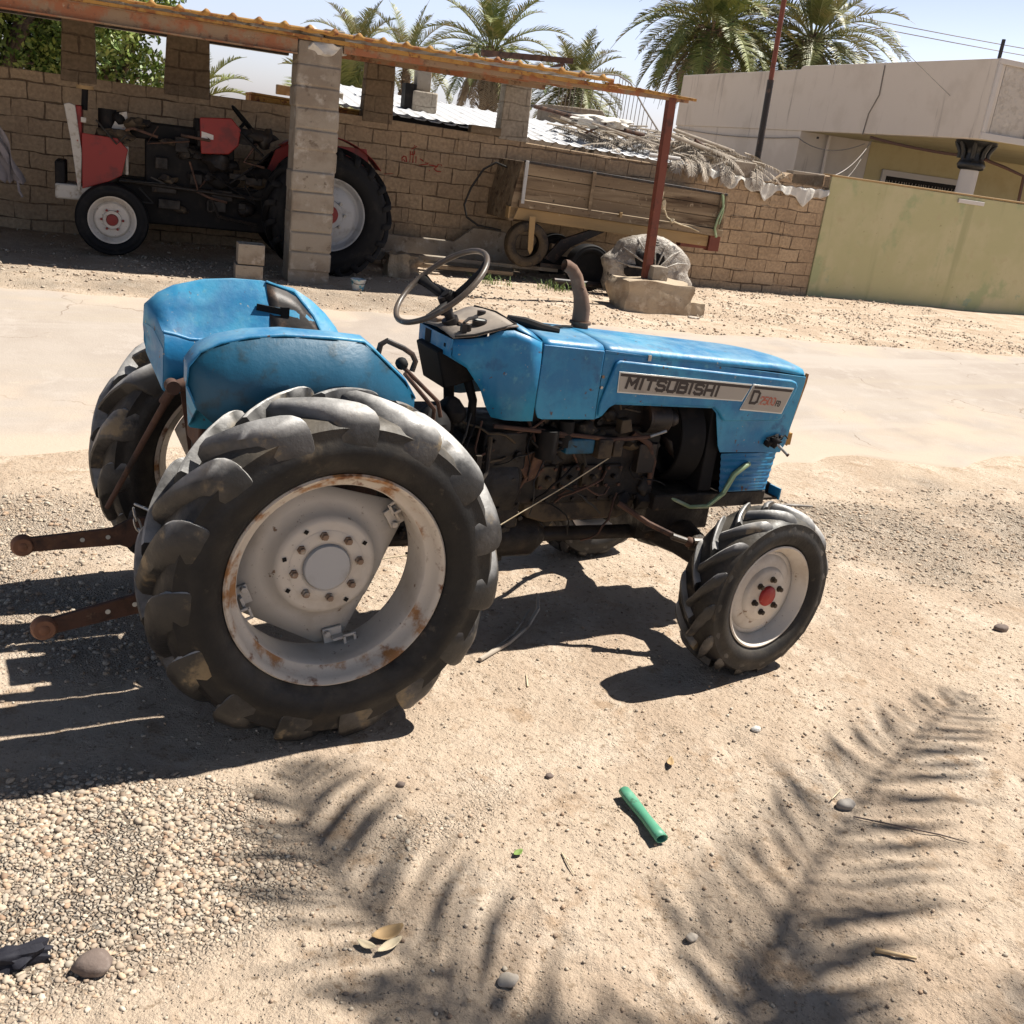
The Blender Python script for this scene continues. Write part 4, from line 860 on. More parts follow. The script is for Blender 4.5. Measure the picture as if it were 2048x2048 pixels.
# chassis nose, bracket, tow hook
t = MB(); t.bb((1.45, -.20, .53), (2.02, .20, .595)); t.bb((1.46, -.15, .42), (1.78, .15, .54)); fr_ = obj('front_frame', t, 'grease', BT, bevel=.006)
t = MB(); t.prism([(1.98, .62), (2.0, .655), (2.14, .585), (2.14, .545), (1.97, .545)], -.10, -.095); t.bb((2.0, -.16, .535), (2.13, .16, .545)); obj('nose_bracket', t, 'grease', fr_)
t = MB(); t.bb((2.13, -.17, .535), (2.137, .02, .585)); obj('bracket_plate', t, 'blue_paint', fr_)
t = MB(); t.tube([(1.93, -.20, .545), (1.92, -.205, .505), (1.88, -.208, .485), (1.86, -.21, .475)], .0095, 8); obj('tow_hook', t, 'rust', fr_, smooth=60)
# front axle
t = MB(); t.tube([(1.60, 0, .40), (1.66, -.16, .385), (1.70, -.30, .34), (1.69, -.42, .335)], [.085, .075, .055, .07], 16); t.tube([(1.60, 0, .40), (1.66, .16, .385), (1.70, .30, .34), (1.69, .42, .335)], [.085, .075, .055, .07], 16)
t.blob((1.62, 0, .40), .12, 2, .05, 1, (1, 1, .85)); t.bb((1.46, -.10, .37), (1.66, .10, .46)); fa = obj('front_axle', t, 'grease', BT, smooth=50)
for s in (-1, 1):
    t = MB(); t.lathe([(-.03, 0), (-.03, .085), (.05, .095), (.10, .08), (.14, .05), (.14, 0)], (1.69, s*.43, .345), (0, s, 0), 24); t.cyl((1.69, s*.42, .44), (1.69, s*.42, .25), .035, 16); t.blob((1.69, s*.42, .455), .04, 1, .0); obj('steering_knuckle', t, 'grease', fa, smooth=40)
    t = MB(); t.tube([(1.66, s*.42, .43), (1.60, s*.40, .44), (1.53, s*.36, .44)], [.022, .018, .016], 8); obj('knuckle_arm', t, 'grease_tan', fa)
    t = MB(); t.tube([(1.53, s*.36, .45), (1.40, s*.25, .50), (1.30, s*.17, .56)], .012, 8); t.blob((1.53, s*.36, .455), .022, 2, 0); obj('track_rod', t, 'rust', fa)
t = MB(); t.cyl((1.46, -.335, .475), (1.53, -.36, .455), .014, 10); t.cyl((1.54, -.37, .46), (1.60, -.38, .46), .017, 10); obj('rod_joint', t, 'sleeve', fa)
t = MB(); t.cyl((.30, -.04, .42), (1.50, -.04, .38), .030, 14); t.cyl((.86, -.04, .345), (.86, -.04, .30), .02, 8); t.tube([(.74, -.04, .41), (.82, -.04, .405), (.98, -.04, .40), (1.04, -.04, .395)], [.04, .085, .085, .04], 16); obj('drive_shaft', t, 'grease', BT, smooth=40)
t = MB(); t.bb((.42, -.42, .40), (.66, -.16, .412)); t.bb((.42, .16, .40), (.66, .42, .412)); obj('foot_board', t, 'grease', BT)
t = MB(); t.tube([(.70, -.17, .84), (.68, -.21, .72), (.62, -.24, .66), (.56, -.26, .64)], .010, 8); t.box((.55, -.265, .645), (.08, .05, .008), (0, .5, 0)); t.box((.635, -.22, .76), (.02, .03, .06)); obj('pedal', t, 'grease_tan', BT)
t = MB(); t.box((.60, .02, 1.08), (.16, .20, .14), (0, -.3, 0)); t.tube([(.64, -.06, 1.02), (.66, -.08, .95), (.655, -.09, .90), (.66, -.1, .82)], .016, 10); t.tube([(.60, .02, 1.03), (.62, .03, .90), (.6, .03, .8)], .02, 10); t.bb((.36, -.08, .78), (.60, .10, .90)); t.blob((.56, -.13, .93), .05, 2, .2); t.blob((.48, -.16, .90), .06, 2, .2); obj('controls', t, 'black_part', BT, bevel=.006)
t = MB(); t.tube([(-.05, -.30, .43), (.6, -.26, .46), (1.02, -.215, .66), (1.20, -.21, .765)], .0022, 5); obj('wire', t, 'straw', BT)
# ---------------------------------------------------------------- rear linkage
def link(y0, y1, x1, z1):
    r_ = bpy.data.objects.new('lower_link', None); COL.objects.link(r_); r_.parent = BT
    a = Vector((-.05, y0, .42)); b_ = Vector((x1, y1, z1)); d = (b_-a).normalized(); q = d.to_track_quat('X', 'Z').to_matrix()
    t = MB(); P = [(-.0, -.030), (.12, -.036), (.40, -.036), (.42, -.052), (.45, -.036), ((b_-a).length-.02, -.026), ((b_-a).length-.02, .026), (.47, .03), (.40, .060), (.30, .055), (.12, .036), (0, .03)]
    t.prism(P, -.009, .009); t.v = [tuple(a+q @ Vector(p_)) for p_ in t.v]; ar = obj('arm', t, 'rust', r_, bevel=.004)
    t = MB(); s_ = 1 if y0 > 0 else -1
    t.lathe([(-.020, .016), (-.020, .030), (-.008, .038), (.008, .038), (.020, .030), (.020, .016)], b_, (0, 1, 0), 24); en = obj('eye', t, 'rust_light', r_, smooth=50)
    t = MB(); t.blob(b_, .026, 3, 0, 1, (1, 1.0, 1)); obj('ball', t, 'rust_light', en, smooth=60)
    t = MB()
    for f in (.25, .36): p_ = a+d*((b_-a).length*(1-f)); t.cyl(p_-Vector((0, .011, 0)), p_+Vector((0, .011, 0)), .008, 10)
    obj('pin_hole', t, 'lamp_glass', ar)
    return r_
link(.20, .300, -.798, .336); link(-.20, -.260, -.772, .294)
# lift rod, lift arm and chain
t = MB(); t.tube([(-.33, .16, .93), (-.42, .22, .72), (-.53, .27, .47)], [.013, .011, .009], 8); t.tube([(-.33, .16, .93), (-.36, .18, .87)], .018, 10); obj('lift_rod', t, 'rust', BT, smooth=50)
t = MB(); t.tube([(-.12, .17, .93), (-.22, .17, .96), (-.33, .16, .93)], [.03, .026, .020], 10); t.cyl((-.335, .14, .93), (-.335, .19, .93), .024, 16); t.tube([(-.12, -.17, .93), (-.24, -.17, .95), (-.33, -.16, .92)], [.03, .026, .020], 10); t.cyl((-.12, -.2, .93), (-.12, .2, .93), .035, 14); obj('lift_arm', t, 'rust', BT, smooth=50)
t = MB(); t.bb((-.22, -.20, .62), (-.12, -.12, .96)); t.bb((-.22, .12, .62), (-.12, .20, .96)); t.bb((-.30, -.10, .78), (-.2, .10, .94)); obj('lift_housing', t, 'rust', BT, bevel=.01)
t = MB(); t.tube([(-.44, .25, .487), (-.30, -.05, .50), (-.1, -.3, .52)], .0055, 8); obj('check_rod', t, 'steel', BT)
ch = [Vector((-.452, .20, .486)), Vector((-.447, .185, .455)), Vector((-.437, .17, .42)), Vector((-.42, .155, .388)), Vector((-.395, .14, .362)), Vector((-.365, .12, .345)), Vector((-.33, .10, .328)), Vector((-.30, .08, .31))]
for i in range(len(ch)-1):
    a = ch[i]; b_ = ch[i+1]; d = (b_-a); L_ = d.length; d.normalize(); sd_ = d.cross(Vector((0, 1, 0) if i % 2 else (.6, .3, .7))).normalized()
    c_ = (a+b_)/2; P = []
    for k in range(14):
        an = 2*PI*k/14; P.append(c_+d*(L_*.66*math.cos(an))+sd_*(.0095*math.sin(an)))
    t = MB(); t.tube(P, .0038, 6, closed=True); obj('chain_link', t, 'steel', BT, smooth=60)
# ================================================================= yard wall, shed
GZ = .22
def wall_mesh(poly, y0, y1):
    t = MB(); t.prism(poly, y0, y1); return t
W = thing('block_wall', 'long rough block wall behind the red tractor and the wooden trailer, with red graffiti', 'wall', (1.0, 0, GZ))
top = [(-9.0, 2.0), (-1.17, 1.985), (-.78, 1.985), (.65, 1.96), (1.06, 1.93), (2.2, 1.90), (3.3, 1.885), (3.95, 1.87), (4.6, 1.84), (5.0, 1.85), (5.2, 2.0), (5.93, 2.04)]
t = MB(); t.prism([(-9.0, 0), (5.93, 0)]+top[::-1], 0.0, .20); wallo = obj('masonry', t, 'block_masonry', W, bevel=.01)
rw_ = random.Random(41)
for i in range(46):
    u_ = -1.0+6.6*rw_.random(); k_ = rw_.randint(1, 8); w_ = rw_.uniform(.16, .33); t = MB(); t.box((u_, -.003, .30+k_*.187), (w_, .014, .165), (rw_.uniform(-.02, .02), rw_.uniform(-.015, .015), 0)); obj('proud_block', t, 'block_masonry', W, bevel=.006)
for a, b_, zt in ((-4.63, -4.25, 2.70), (-3.52, -3.0, 2.60), (-1.17, -.78, 2.74), (.65, 1.05, 2.78)):
    t = MB(); t.prism([(a, 1.93), (b_, 1.93), (b_-.02, zt), (a+.03, zt)], -.012, .215); obj('pier', t, 'block_pier' if a > 0 else 'block_masonry_shaded', W, bevel=.012)
t = MB(); t.bb((.66, -.03, 2.73), (1.03, .2, 2.80)); t.blob((.85, .06, 2.79), .16, 2, .3, 2, (1, .7, .3)); obj('mortar_cap', t, 'plaster_white', W)
t = MB(); t.bb((-9, .02, 2.55), (-2.1, .16, 2.66)); obj('lintel', t, 'dark_steel', W)
t = MB(); t.bb((.25, -.05, 1.965), (.66, .10, 2.06)); obj('sill_board', t, 'wood', W, bevel=.004)
# graffiti strokes, painted on the wall face 3 mm proud
def gp(px_, py_):       # local sketch units of the writing -> wall u,z
    return (-.62+(px_-306)*.001415, 1.50-(py_-395)*.00137+(px_-306)*.00021)
strokes = [
    [(310, 395), (306, 360), (322, 345), (342, 352), (352, 400), (362, 440), (400, 462), (440, 470)],
    [(318, 372), (336, 392), (342, 430)], [(380, 335), (384, 460)], [(408, 335), (412, 480), (398, 492), (372, 470)], [(436, 350), (440, 462)],
    [(378, 300), (380, 330), (398, 335), (398, 305)], [(398, 335), (418, 330), (418, 300)], [(385, 285), (436, 262)], [(410, 262), (414, 250)],
    [(470, 372), (500, 392), (548, 424), (470, 430)], [(548, 424), (560, 390), (572, 380)], [(560, 432), (600, 440), (640, 452), (650, 430), (672, 428), (684, 446)], [(640, 452), (612, 470), (640, 492), (684, 500)], [(565, 480), (576, 486)],
    [(150, 498), (286, 497)]]
def stroke_mesh(pts, wd, f, y):
    t = MB(); P = [Vector((f(*p)[0], y, f(*p)[1])) for p in pts]; rows = []
    for i, p in enumerate(P):
        d = P[min(i+1, len(P)-1)]-P[max(i-1, 0)]; d.normalize(); nn_ = Vector((-d.z, 0, d.x))*wd*(1 if 0 < i < len(P)-1 else .6)
        rows.append([p-nn_-Vector((0, 0, 0)), p+nn_])
    t.grid(rows); return t
for k, s_ in enumerate(strokes):
    obj('painted_stroke', stroke_mesh(s_, .0085 if k < 14 else .006, gp, -.004-.0004*k), 'graffiti', W, solid=.001, smooth=0)
# rubble plinth under the wall
t = MB(); t.prism([(-1.2, .2), (-1.2, .62), (.1, .60), (.35, .80), (.80, .78), (1.0, .2)], -.30, -.22); slab = solo('concrete_slab', t, 'concrete', 'broken grey concrete slab leaning on the foot of the wall beside the trailer', 'slab', (.2, -.26, GZ), bevel=.012)

# front pillar
P_ = thing('block_pillar', 'pale concrete block pillar carrying the shed roof in front of the red tractor', 'pillar', (-2.15, -2.4, GZ))
rr4 = random.Random(5)
for i in range(12):
    z0 = .16+i*.2; j = rr4.uniform(-.010, .010); k = rr4.uniform(-.012, .012)
    t = MB(); t.box((-2.155+j, -2.40+k, z0+.1), (.43, .42, .197), (rr4.uniform(-.01, .01), rr4.uniform(-.012, .012), rr4.uniform(-.02, .02))); obj('block_course', t, 'concrete', P_, bevel=.02)
t = MB(); t.bb((-2.364, -2.603, .15), (-1.946, -2.197, 2.56)); obj('mortar_core', t, 'concrete', P_)
t = MB(); t.blob((-2.12, -2.48, 2.52), .22, 3, .28, 1.8, (1.0, .75, .42), 4); t.blob((-2.20, -2.42, 2.60), .19, 3, .2, 1.8, (1, .9, .5), 2); obj('mortar_cap', t, 'plaster_white', P_)
t = MB(); t.box((-2.02, -2.40, 2.62), (.20, .36, .16)); obj('top_block', t, 'concrete', P_, bevel=.01)

t = MB(); t.prism([(-8.6, .1), (-8.6, 2.6), (-8.4, 2.6), (-8.4, .1)], -2.6, 0); solo('unseen_end_wall', t, 'block_masonry_shaded', 'unseen block end wall added at the left of the shed to keep light out', 'wall', (-8.5, -1, .2))  # wall out of view, added to darken the inside of the shed
# roof
RF = thing('shed_roof', 'rusty yellow edged corrugated metal shed roof on a weathered steel beam', 'roof', (-2, -2.5, 2.4))
def zr(u, v): return 2.655+.012*(v+2.55)-.012*max(0, u)
t = MB(); rows = []
us = np.arange(-9.0, .98, .0125)
for v_ in (-2.66, -2.55, -1.2, .1, .45):
    row = []
    for u_ in us:
        ph_ = (u_ % .24)/.24; hgt = .040*max(0, 1-abs(ph_-.5)/.17) if abs(ph_-.5) < .17 else 0
        hgt = min(hgt, .030); row.append((u_, v_, zr(u_, v_)+.012+hgt+.006*math.sin(u_*2.1)))
    rows.append(row)
t.grid(rows); obj('corrugated_sheet', t, 'sheet_metal', RF, solid=.0015, smooth=30, fix=False)
t = MB(); rows = []
for v_ in (-2.672, -2.664):
    rows.append([(u_, v_, zr(u_, v_)-.02+.004*math.sin(u_*31)) for u_ in us]); 
    rows.append([(u_, v_-.002, zr(u_, v_)+.012+min(.030, .040*max(0, 1-abs((u_ % .24)/.24-.5)/.17))+.006*math.sin(u_*2.1)+.003) for u_ in us])
t.grid(rows[:2]); obj('rusty_edge', t, 'rust_yellow', RF, solid=.004, smooth=30)
t = MB(); t.prism([(-9, 2.590), (1.05, 2.560), (1.05, 2.600), (-9, 2.630)], -2.64, -2.60); obj('edge_angle', t, 'rust_yellow', RF, bevel=.003)
t = MB(); t.bb((-9, -2.60, 2.430), (-2.38, -2.59, 2.585)); t.bb((-9, -2.64, 2.430), (-2.38, -2.54, 2.442)); t.bb((-9, -2.64, 2.573), (-2.38, -2.54, 2.585)); obj('main_beam', t, 'rust_beam', RF)
t = MB(); t.prism([(-1.93, 2.50), (1.95, 2.545), (1.95, 2.585), (-1.93, 2.575)], -2.60, -2.55); obj('front_beam', t, 'rust_beam', RF, bevel=.003)
t = MB(); t.prism([(.9, 2.585), (2.03, 2.572), (2.03, 2.60), (.9, 2.625)], -2.63, -2.60)
for i in range(8): t.box((1.06+i*.125, -2.615, 2.617-.004*i), (.045, .03, .022))
obj('edge_strip', t, 'rust_yellow', RF, bevel=.003)
for v_ in (-1.7, -.8):
    t = MB(); t.bb((-9, v_-.03, 2.56), (.9, v_+.03, 2.64)); obj('purlin', t, 'rust_beam', RF)
t = MB(); t.prism([(.35, 2.90), (1.62, 2.985), (1.62, 3.055), (.35, 2.975)], .15, .20); t.beam((.95, .10, 2.72), (1.5, .17, 2.97), .04, .04); obj('rear_beam', t, 'rust', RF)

# rust pole on its boulder
t = MB(); t.bb((-.045, -.045, 0), (.045, -.035, 2.02)); t.bb((-.045, .035, 0), (.045, .045, 2.02)); t.bb((-.0449, -.035, 0), (-.035, .035, 2.02)); t.bb((.035, -.035, 0), (.0449, .035, 2.02))
t.v = [(x_+1.797-.050*(z_/2.02), y_-2.56, z_+.565) for x_, y_, z_ in t.v]
solo('steel_post', t, 'rust_pole', 'dark red rusty steel post standing on a pale boulder in front of the trailer', 'post', (1.797, -2.56, .565))
def rock(name, c, s, m, lab, seed, cat='stone', amp=.10, sub=4, **k):
    bm = bmesh.new(); bmesh.ops.create_cube(bm, size=1); bmesh.ops.subdivide_edges(bm, edges=bm.edges[:], cuts=9, use_grid_fill=True)
    t = MB(); vs = []
    for v in bm.verts:
        p = v.co.copy(); q = p.normalized()*.62; p = p.lerp(q, .22); d = noise.noise(p*2.3+Vector((seed, 0, 0)))*amp*2+noise.noise(p*7+Vector((0, seed, 0)))*amp*.5
        p = p*(1+d); vs.append((c[0]+p.x*s[0], c[1]+p.y*s[1], c[2]+p.z*s[2]))
    t.add(vs, [tuple(v.index for v in f.verts) for f in bm.faces]); bm.free()
    return solo(name, t, m, lab, cat, (c[0], c[1], c[2]-s[2]/2), smooth=45, **k)
rock('boulder', (1.86, -2.62, .36), (.90, .50, .46), 'boulder', 'large pale squared boulder holding up the red steel post', 3, 'boulder', .08)
rock('stone_block', (2.41, -2.70, .26), (.22, .20, .25), 'boulder', 'small tilted block leaning at the right end of the big boulder', 5, 'block', .04)
rock('stone_block', (1.90, -2.62, .665), (.20, .19, .17), 'concrete', 'small pale block on top of the boulder beside the foot of the steel post', 8, 'block', .04)
rock('stone', (2.28, -2.98, .20), (.12, .10, .09), 'stone_a', 'little yellowish stone lying in front of the big boulder', 9, 'stone', .15)
# two hollow blocks by the pillar
for k, (z0, lab) in enumerate(((.20, 'pale concrete block at the bottom of the two block stack beside the pillar'), (.41, 'hollow concrete block with open top lying topmost of the stack beside the pillar'))):
    bt = thing('concrete_block', lab, 'block', (-2.78+.01*k, -2.72, z0), group='blocks stacked beside the pillar')
    t = MB(); x0, x1, y0, y1 = -2.915+.02*k, -2.645+.01*k, -2.82, -2.60; h = .20
    if k == 0: t.bb((x0, y0, z0), (x1, y1, z0+h))
    else:
        for A_, B_ in (((x0, y0), (x1, y0+.03)), ((x0, y1-.03), (x1, y1)), ((x0, y0+.03), (x0+.03, y1-.03)), ((x1-.03, y0+.03), (x1, y1-.03))): t.bb((A_[0], A_[1], z0), (B_[0], B_[1], z0+h))
        t.bb((x0+.03, y0+.03, z0), (x1-.03, y1-.03, z0+.10))
    obj('block_body', t, 'concrete', bt, bevel=.006)
# bucket
bk = thing('bucket', 'small white and blue plastic bucket standing by the pillar foot', 'bucket', (-1.66, -2.78, .225))
t = MB(); c_ = (-1.66, -2.78, .225); t.lathe([(0, 0), (0, .055), (.12, .078), (.125, .082), (.118, .082), (.117, .075), (.01, .05), (.01, 0)], c_, (0, 0, 1), 28); bd = obj('bucket_body', t, 'bucket', bk, fix=False)
t = MB(); t.tube([(-1.66+.08*math.cos(a), -2.78-.05-.02*math.sin(a), .225+.105-.03*math.sin(a)) for a in np.linspace(0, PI, 12)], .003, 5); obj('handle', t, 'wire_black', bk)
# hanging cloth at the left edge
t = MB(); rows = []
for i in range(22):
    f = i/21; z = 1.40-f*.52
    rows.append([(-5.26+j/12*(.14+.20*f)+.02*math.sin(f*9+j), -1.5+.03*math.sin(j*1.9+f*3), z+.02*math.sin(j*2.2)) for j in range(13)])
t.grid(rows); t.tube([(-4.98, -1.5, .90), (-4.97, -1.5, .80), (-4.94, -1.5, .74)], .012, 6)
hc_ = solo('hanging_cloth', t, 'grey_cloth', 'grey cloth hanging in the shed at the left edge', 'cloth', (-5.1, -1.5, .8), solid=.004)

# ================================================================= red tractor
RT = thing('tractor', 'half stripped red tractor with white nose strip in the shade of the shed', 'tractor', (-3.0, -1.4, GZ))
yn = -1.80
def wheel_bg(root, c, Rr, hw, rb, mt, rimm, big):
    wh = bpy.data.objects.new('wheel', None); COL.objects.link(wh); wh.parent = root; ORG[wh.name] = ORG[root.name]
    ax = (0, -1, 0)
    t = MB(); tyre_body(t, c, ax, Rr, hw, rb, 64)
    ty = obj('tyre', t, mt, wh, smooth=50)
    if big: t = MB(); lugs(t, c, ax, Rr, hw, 20, .045, .05, .07, .26, .05, dirn=1); obj('tread', t, mt, ty)
    t = MB(); o = hw*.80
    t.lathe([(o-.01, rb), (o+.008, rb+.004), (o+.004, rb-.012), (o-.03, rb-.022), (o-.05, rb-.045), (o-.06, rb-.05)], c, ax, 64); obj('rim', t, rimm, wh, smooth=60)
    t = MB(); t.lathe([(o-.058, rb-.046), (o-.07, rb*.80), (o-.045, rb*.70), (o-.04, rb*.42), (o-.02, rb*.38), (o-.02, 0)], c, ax, 48); d_ = obj('wheel_disc', t, rimm, wh, smooth=40)
    t = MB(); cc = Vector(c)+Vector(ax)*(o-.02); t.lathe([(0, rb*.26), (.03, rb*.22), (.035, 0)], cc, ax, 24); obj('hub_cap', t, 'red_paint', d_)
    for i in range(8 if big else 6):
        a = 2*PI*i/(8 if big else 6); p = Vector((c[0]+rb*.45*math.cos(a), cc.y, c[2]+rb*.45*math.sin(a))); t = MB(); t.cyl(p+Vector((0, .03, 0)), p-Vector((0, .012, 0)), .018 if big else .013, 6); obj('bolt', t, 'red_paint' if not big else 'white_dirty', d_)
wheel_bg(RT, (-4.075, yn+.08, .620), .395, .105, .235, 'rubber_black', 'cream', False)
wheel_bg(RT, (-1.86, yn-.02, .905), .715, .20, .385, 'rubber_black', 'hub_grey', True)
wheel_bg(RT, (-4.075, yn+1.35, .620), .395, .105, .235, 'rubber_black', 'cream', False)
wheel_bg(RT, (-1.86, yn+1.30, .905), .715, .20, .385, 'rubber_black', 'hub_grey', True)
t = MB(); t.prism([(-4.52, 1.70), (-4.47, 1.715), (-4.415, 1.70), (-4.36, 1.25), (-4.375, .88), (-4.40, .87), (-4.46, 1.35)], -1.74, -1.66); obj('nose_strip', t, 'white_dirty', RT, bevel=.008)
t = MB(); t.bb((-4.42, -1.70, .95), (-4.36, -1.10, 1.70)); obj('radiator_shell', t, 'red_paint', RT, bevel=.01)
t = MB(); t.prism([(-4.36, 1.445), (-4.02, 1.43), (-3.92, 1.33), (-3.98, 1.07), (-4.10, 1.0), (-4.36, .90)], -1.73, -1.71); obj('side_panel', t, 'red_paint', RT, bevel=.006)
t = MB(); t.prism([(-3.22, 1.735), (-2.90, 1.765), (-2.80, 1.66), (-2.82, 1.50), (-2.92, 1.40), (-3.20, 1.375)], -1.74, -1.70); tp = obj('tank_panel', t, 'red_paint', RT, bevel=.01)
t = MB(); t.prism([(-3.20, 1.60), (-3.08, 1.575), (-3.08, 1.53), (-3.20, 1.52)], -1.746, -1.742); obj('panel_mark', t, 'house_trim', tp)
t = MB(); t.bb((-4.62, -1.72, .78), (-4.18, -1.2, .93)); obj('front_weight', t, 'white_dirty', RT, bevel=.02)
t = MB(); t.bb((-4.62, -1.68, .78), (-4.52, -1.2, 1.15)); t.bb((-4.3, -1.6, .60), (-2.1, -1.2, 1.05)); t.bb((-3.75, -1.62, 1.0), (-2.9, -1.2, 1.45)); t.bb((-3.25, -1.62, 1.2), (-2.85, -1.1, 1.72)); t.bb((-3.9, -1.55, 1.45), (-3.2, -1.1, 1.62)); ch_ = obj('chassis', t, 'black_part', RT, bevel=.02)
rr7 = random.Random(23)
for i in range(26):
    x = rr7.uniform(-4.2, -2.4); z = rr7.uniform(.75, 1.65); t = MB(); t.blob((x, -1.64, z), rr7.uniform(.04, .12), 2, .35, 2, (rr7.uniform(.7, 1.8), .7, rr7.uniform(.5, 1.2)), i); obj('casting', t, rr7.choice(['black_part', 'grease', 'grease_tan']), ch_, smooth=50)
for i in range(12):
    x = rr7.uniform(-4.0, -2.6); z = rr7.uniform(.9, 1.6); t = MB(); t.tube([(x, -1.72, z), (x+rr7.uniform(-.2, .2), -1.76, z+rr7.uniform(-.2, .1)), (x+rr7.uniform(-.4, .4), -1.72, z+rr7.uniform(-.3, .2))], rr7.uniform(.008, .018), 6); obj('engine_hose', t, rr7.choice(['black_part', 'rust', 'wire_black']), ch_, smooth=60)
t = MB(); rr5 = random.Random(3)
for i in range(16):
    x = rr5.uniform(-3.9, -2.6); z = rr5.uniform(.8, 1.6); t.box((x, -1.66, z), (rr5.uniform(.05, .25), .08, rr5.uniform(.04, .16)))
t.tube([(-4.0, -1.68, 1.02), (-3.3, -1.72, 1.0), (-2.6, -1.70, .97), (-2.2, -1.70, .98)], .022, 8); obj('engine_clutter', t, 'grease', ch_, bevel=.006)
t = MB(); t.cyl((-4.34, -1.45, 1.66), (-4.33, -1.45, 1.86), .032, 14); st_ = obj('air_intake', t, 'black_part', RT)
t = MB(); t.cyl((-4.33, -1.45, 1.86), (-4.33, -1.45, 1.895), .085, 20); obj('intake_cap', t, 'wood_pale', st_)
t = MB(); t.cyl((-4.12, -1.5, 1.50), (-4.12, -1.5, 1.70), .09, 18); t.blob((-4.0, -1.56, 1.62), .07, 2, .1); obj('air_filter', t, 'black_part', RT)
t = MB(); t.prism([(-4.08, 1.52), (-4.0, 1.68), (-3.93, 1.70), (-3.91, 1.50)], -1.6, -1.58); t.box((-3.93, -1.65, 1.22), (.03, .04, .28)); t.box((-4.34, -1.735, 1.57), (.05, .01, .05)); obj('lamp_cowl', t, 'white_dirty', RT, bevel=.004)
t = MB(); cs = Vector((-2.72, -1.35, 1.74)); dd1 = Vector((.6, 0, -.62)).normalized(); t.tube([cs+.2*(dd1*math.cos(a)+Vector((0, 1, 0))*math.sin(a)) for a in np.linspace(0, 2*PI, 40, endpoint=False)], .014, 8, closed=True); t.cyl(cs, (-2.88, -1.35, 1.55), .018, 8); t.tube([cs-.2*dd1, cs, cs+.2*dd1], .010, 6); obj('steering_wheel', t, 'black_part', RT)
rows = []
for a in np.linspace(R(38), R(128), 22):
    r_ = .80; rows.append([(-1.86+r_*math.cos(a), -1.56+q*.3, .92+(r_-.02*abs(q-.5))*math.sin(a)) for q in (0, .3, .7, 1)])
t = MB(); t.grid(rows); obj('fender', t, 'red_paint', RT, solid=.008, smooth=50)
t = MB(); t.prism([(-2.45, 1.0), (-2.50, 1.25), (-2.40, 1.50), (-2.2, 1.62), (-1.4, 1.62), (-1.3, 1.2)], -1.50, -1.46); obj('fender_plate', t, 'red_paint', RT, bevel=.005)
t = MB(); t.tube([(-2.9, -1.7, 1.1), (-2.6, -1.72, 1.35), (-2.5, -1.72, 1.45)], .012, 6); t.tube([(-3.1, -1.68, .98), (-3.0, -1.7, .75), (-2.6, -1.72, .70)], .018, 6); obj('lever', t, 'grease', RT)

# ================================================================= wooden trailer
TR = thing('trailer', 'old wooden plank farm trailer parked against the block wall', 'trailer', (2.2, -.8, GZ))
def zt(u): return 1.705-(u-.68)*.033
def board(z0, z1, u0, u1, y0, y1, m, nm='plank'):
    t = MB(); t.prism([(u0, zt(u0)-z1), (u1, zt(u1)-z1), (u1, zt(u1)-z0), (u0, zt(u0)-z0)], y0, y1); return obj(nm, t, m, TR, bevel=.004)
for (a, b_) in ((.02, .155), (.162, .31), (.317, .45)): board(a, b_, .70, 3.58, -1.03, -1.0, 'wood')
for (a, b_) in ((.02, .155), (.162, .31), (.317, .45)): board(a, b_, .70, 3.58, -.14, -.11, 'wood')
board(-.012, .018, .68, 3.60, -1.045, -.99, 'dark_steel', 'top_rail'); board(.155, .162, .70, 3.58, -1.022, -1.0, 'black_part', 'gap_strip')
board(.46, .55, .66, 3.62, -1.06, -.98, 'wood', 'bottom_rail'); board(.462, .54, .68, 3.60, -1.0, -.10, 'wood', 'floor')
board(.555, .70, .55, 3.45, -1.00, -.88, 'wood_pale', 'chassis_beam'); board(.60, .70, .75, 3.40, -.30, -.20, 'wood', 'chassis_beam')
for u_ in (.70, 1.62, 2.56, 3.52): t = MB(); z_ = zt(u_); t.bb((u_-.022, -1.065, z_-.50), (u_+.022, -1.045, z_+.01)); obj('stake', t, 'wood' if u_ > .8 else 'hub_grey', TR, bevel=.003)
t = MB(); t.bb((2.04, -1.10, 1.17), (2.075, -1.06, 1.235)); obj('latch', t, 'wood_pale', TR, bevel=.003)
for j in range(6):
    t = MB(); y0 = -1.0+j*.15; t.prism([(.62, .98), (.70, 1.20), (.69, 1.70), (.66, 1.70), (.58, 1.25), (.56, .98)], y0, y0+.14); obj('headboard_plank', t, 'wood', TR, bevel=.004)
t = MB(); t.bb((3.58, -1.04, 1.14), (3.62, -.11, 1.62)); obj('tailboard', t, 'wood', TR, bevel=.004)
t = MB(); t.bb((3.46, -1.03, .86), (3.62, -.9, 1.12)); t.bb((3.05, -.98, .88), (3.46, -.86, 1.02)); obj('tail_bracket', t, 'rust_pole', TR, bevel=.004)
t = MB(); t.prism([(1.15, .55), (1.35, .80), (1.9, 1.02), (2.0, .98), (1.5, .72), (1.3, .50)], -.9, -.84); obj('brace', t, 'dark_steel', TR)
t = MB(); t.prism([(1.25, .74), (2.35, .70), (2.35, .54), (1.25, .60)], -.86, -.78); obj('axle_board', t, 'wood', TR, bevel=.004)
t = MB(); t.prism([(1.05, .50), (2.2, .47), (2.2, .41), (1.05, .45)], -1.05, -1.0); obj('draw_pipe', t, 'dark_steel', TR)
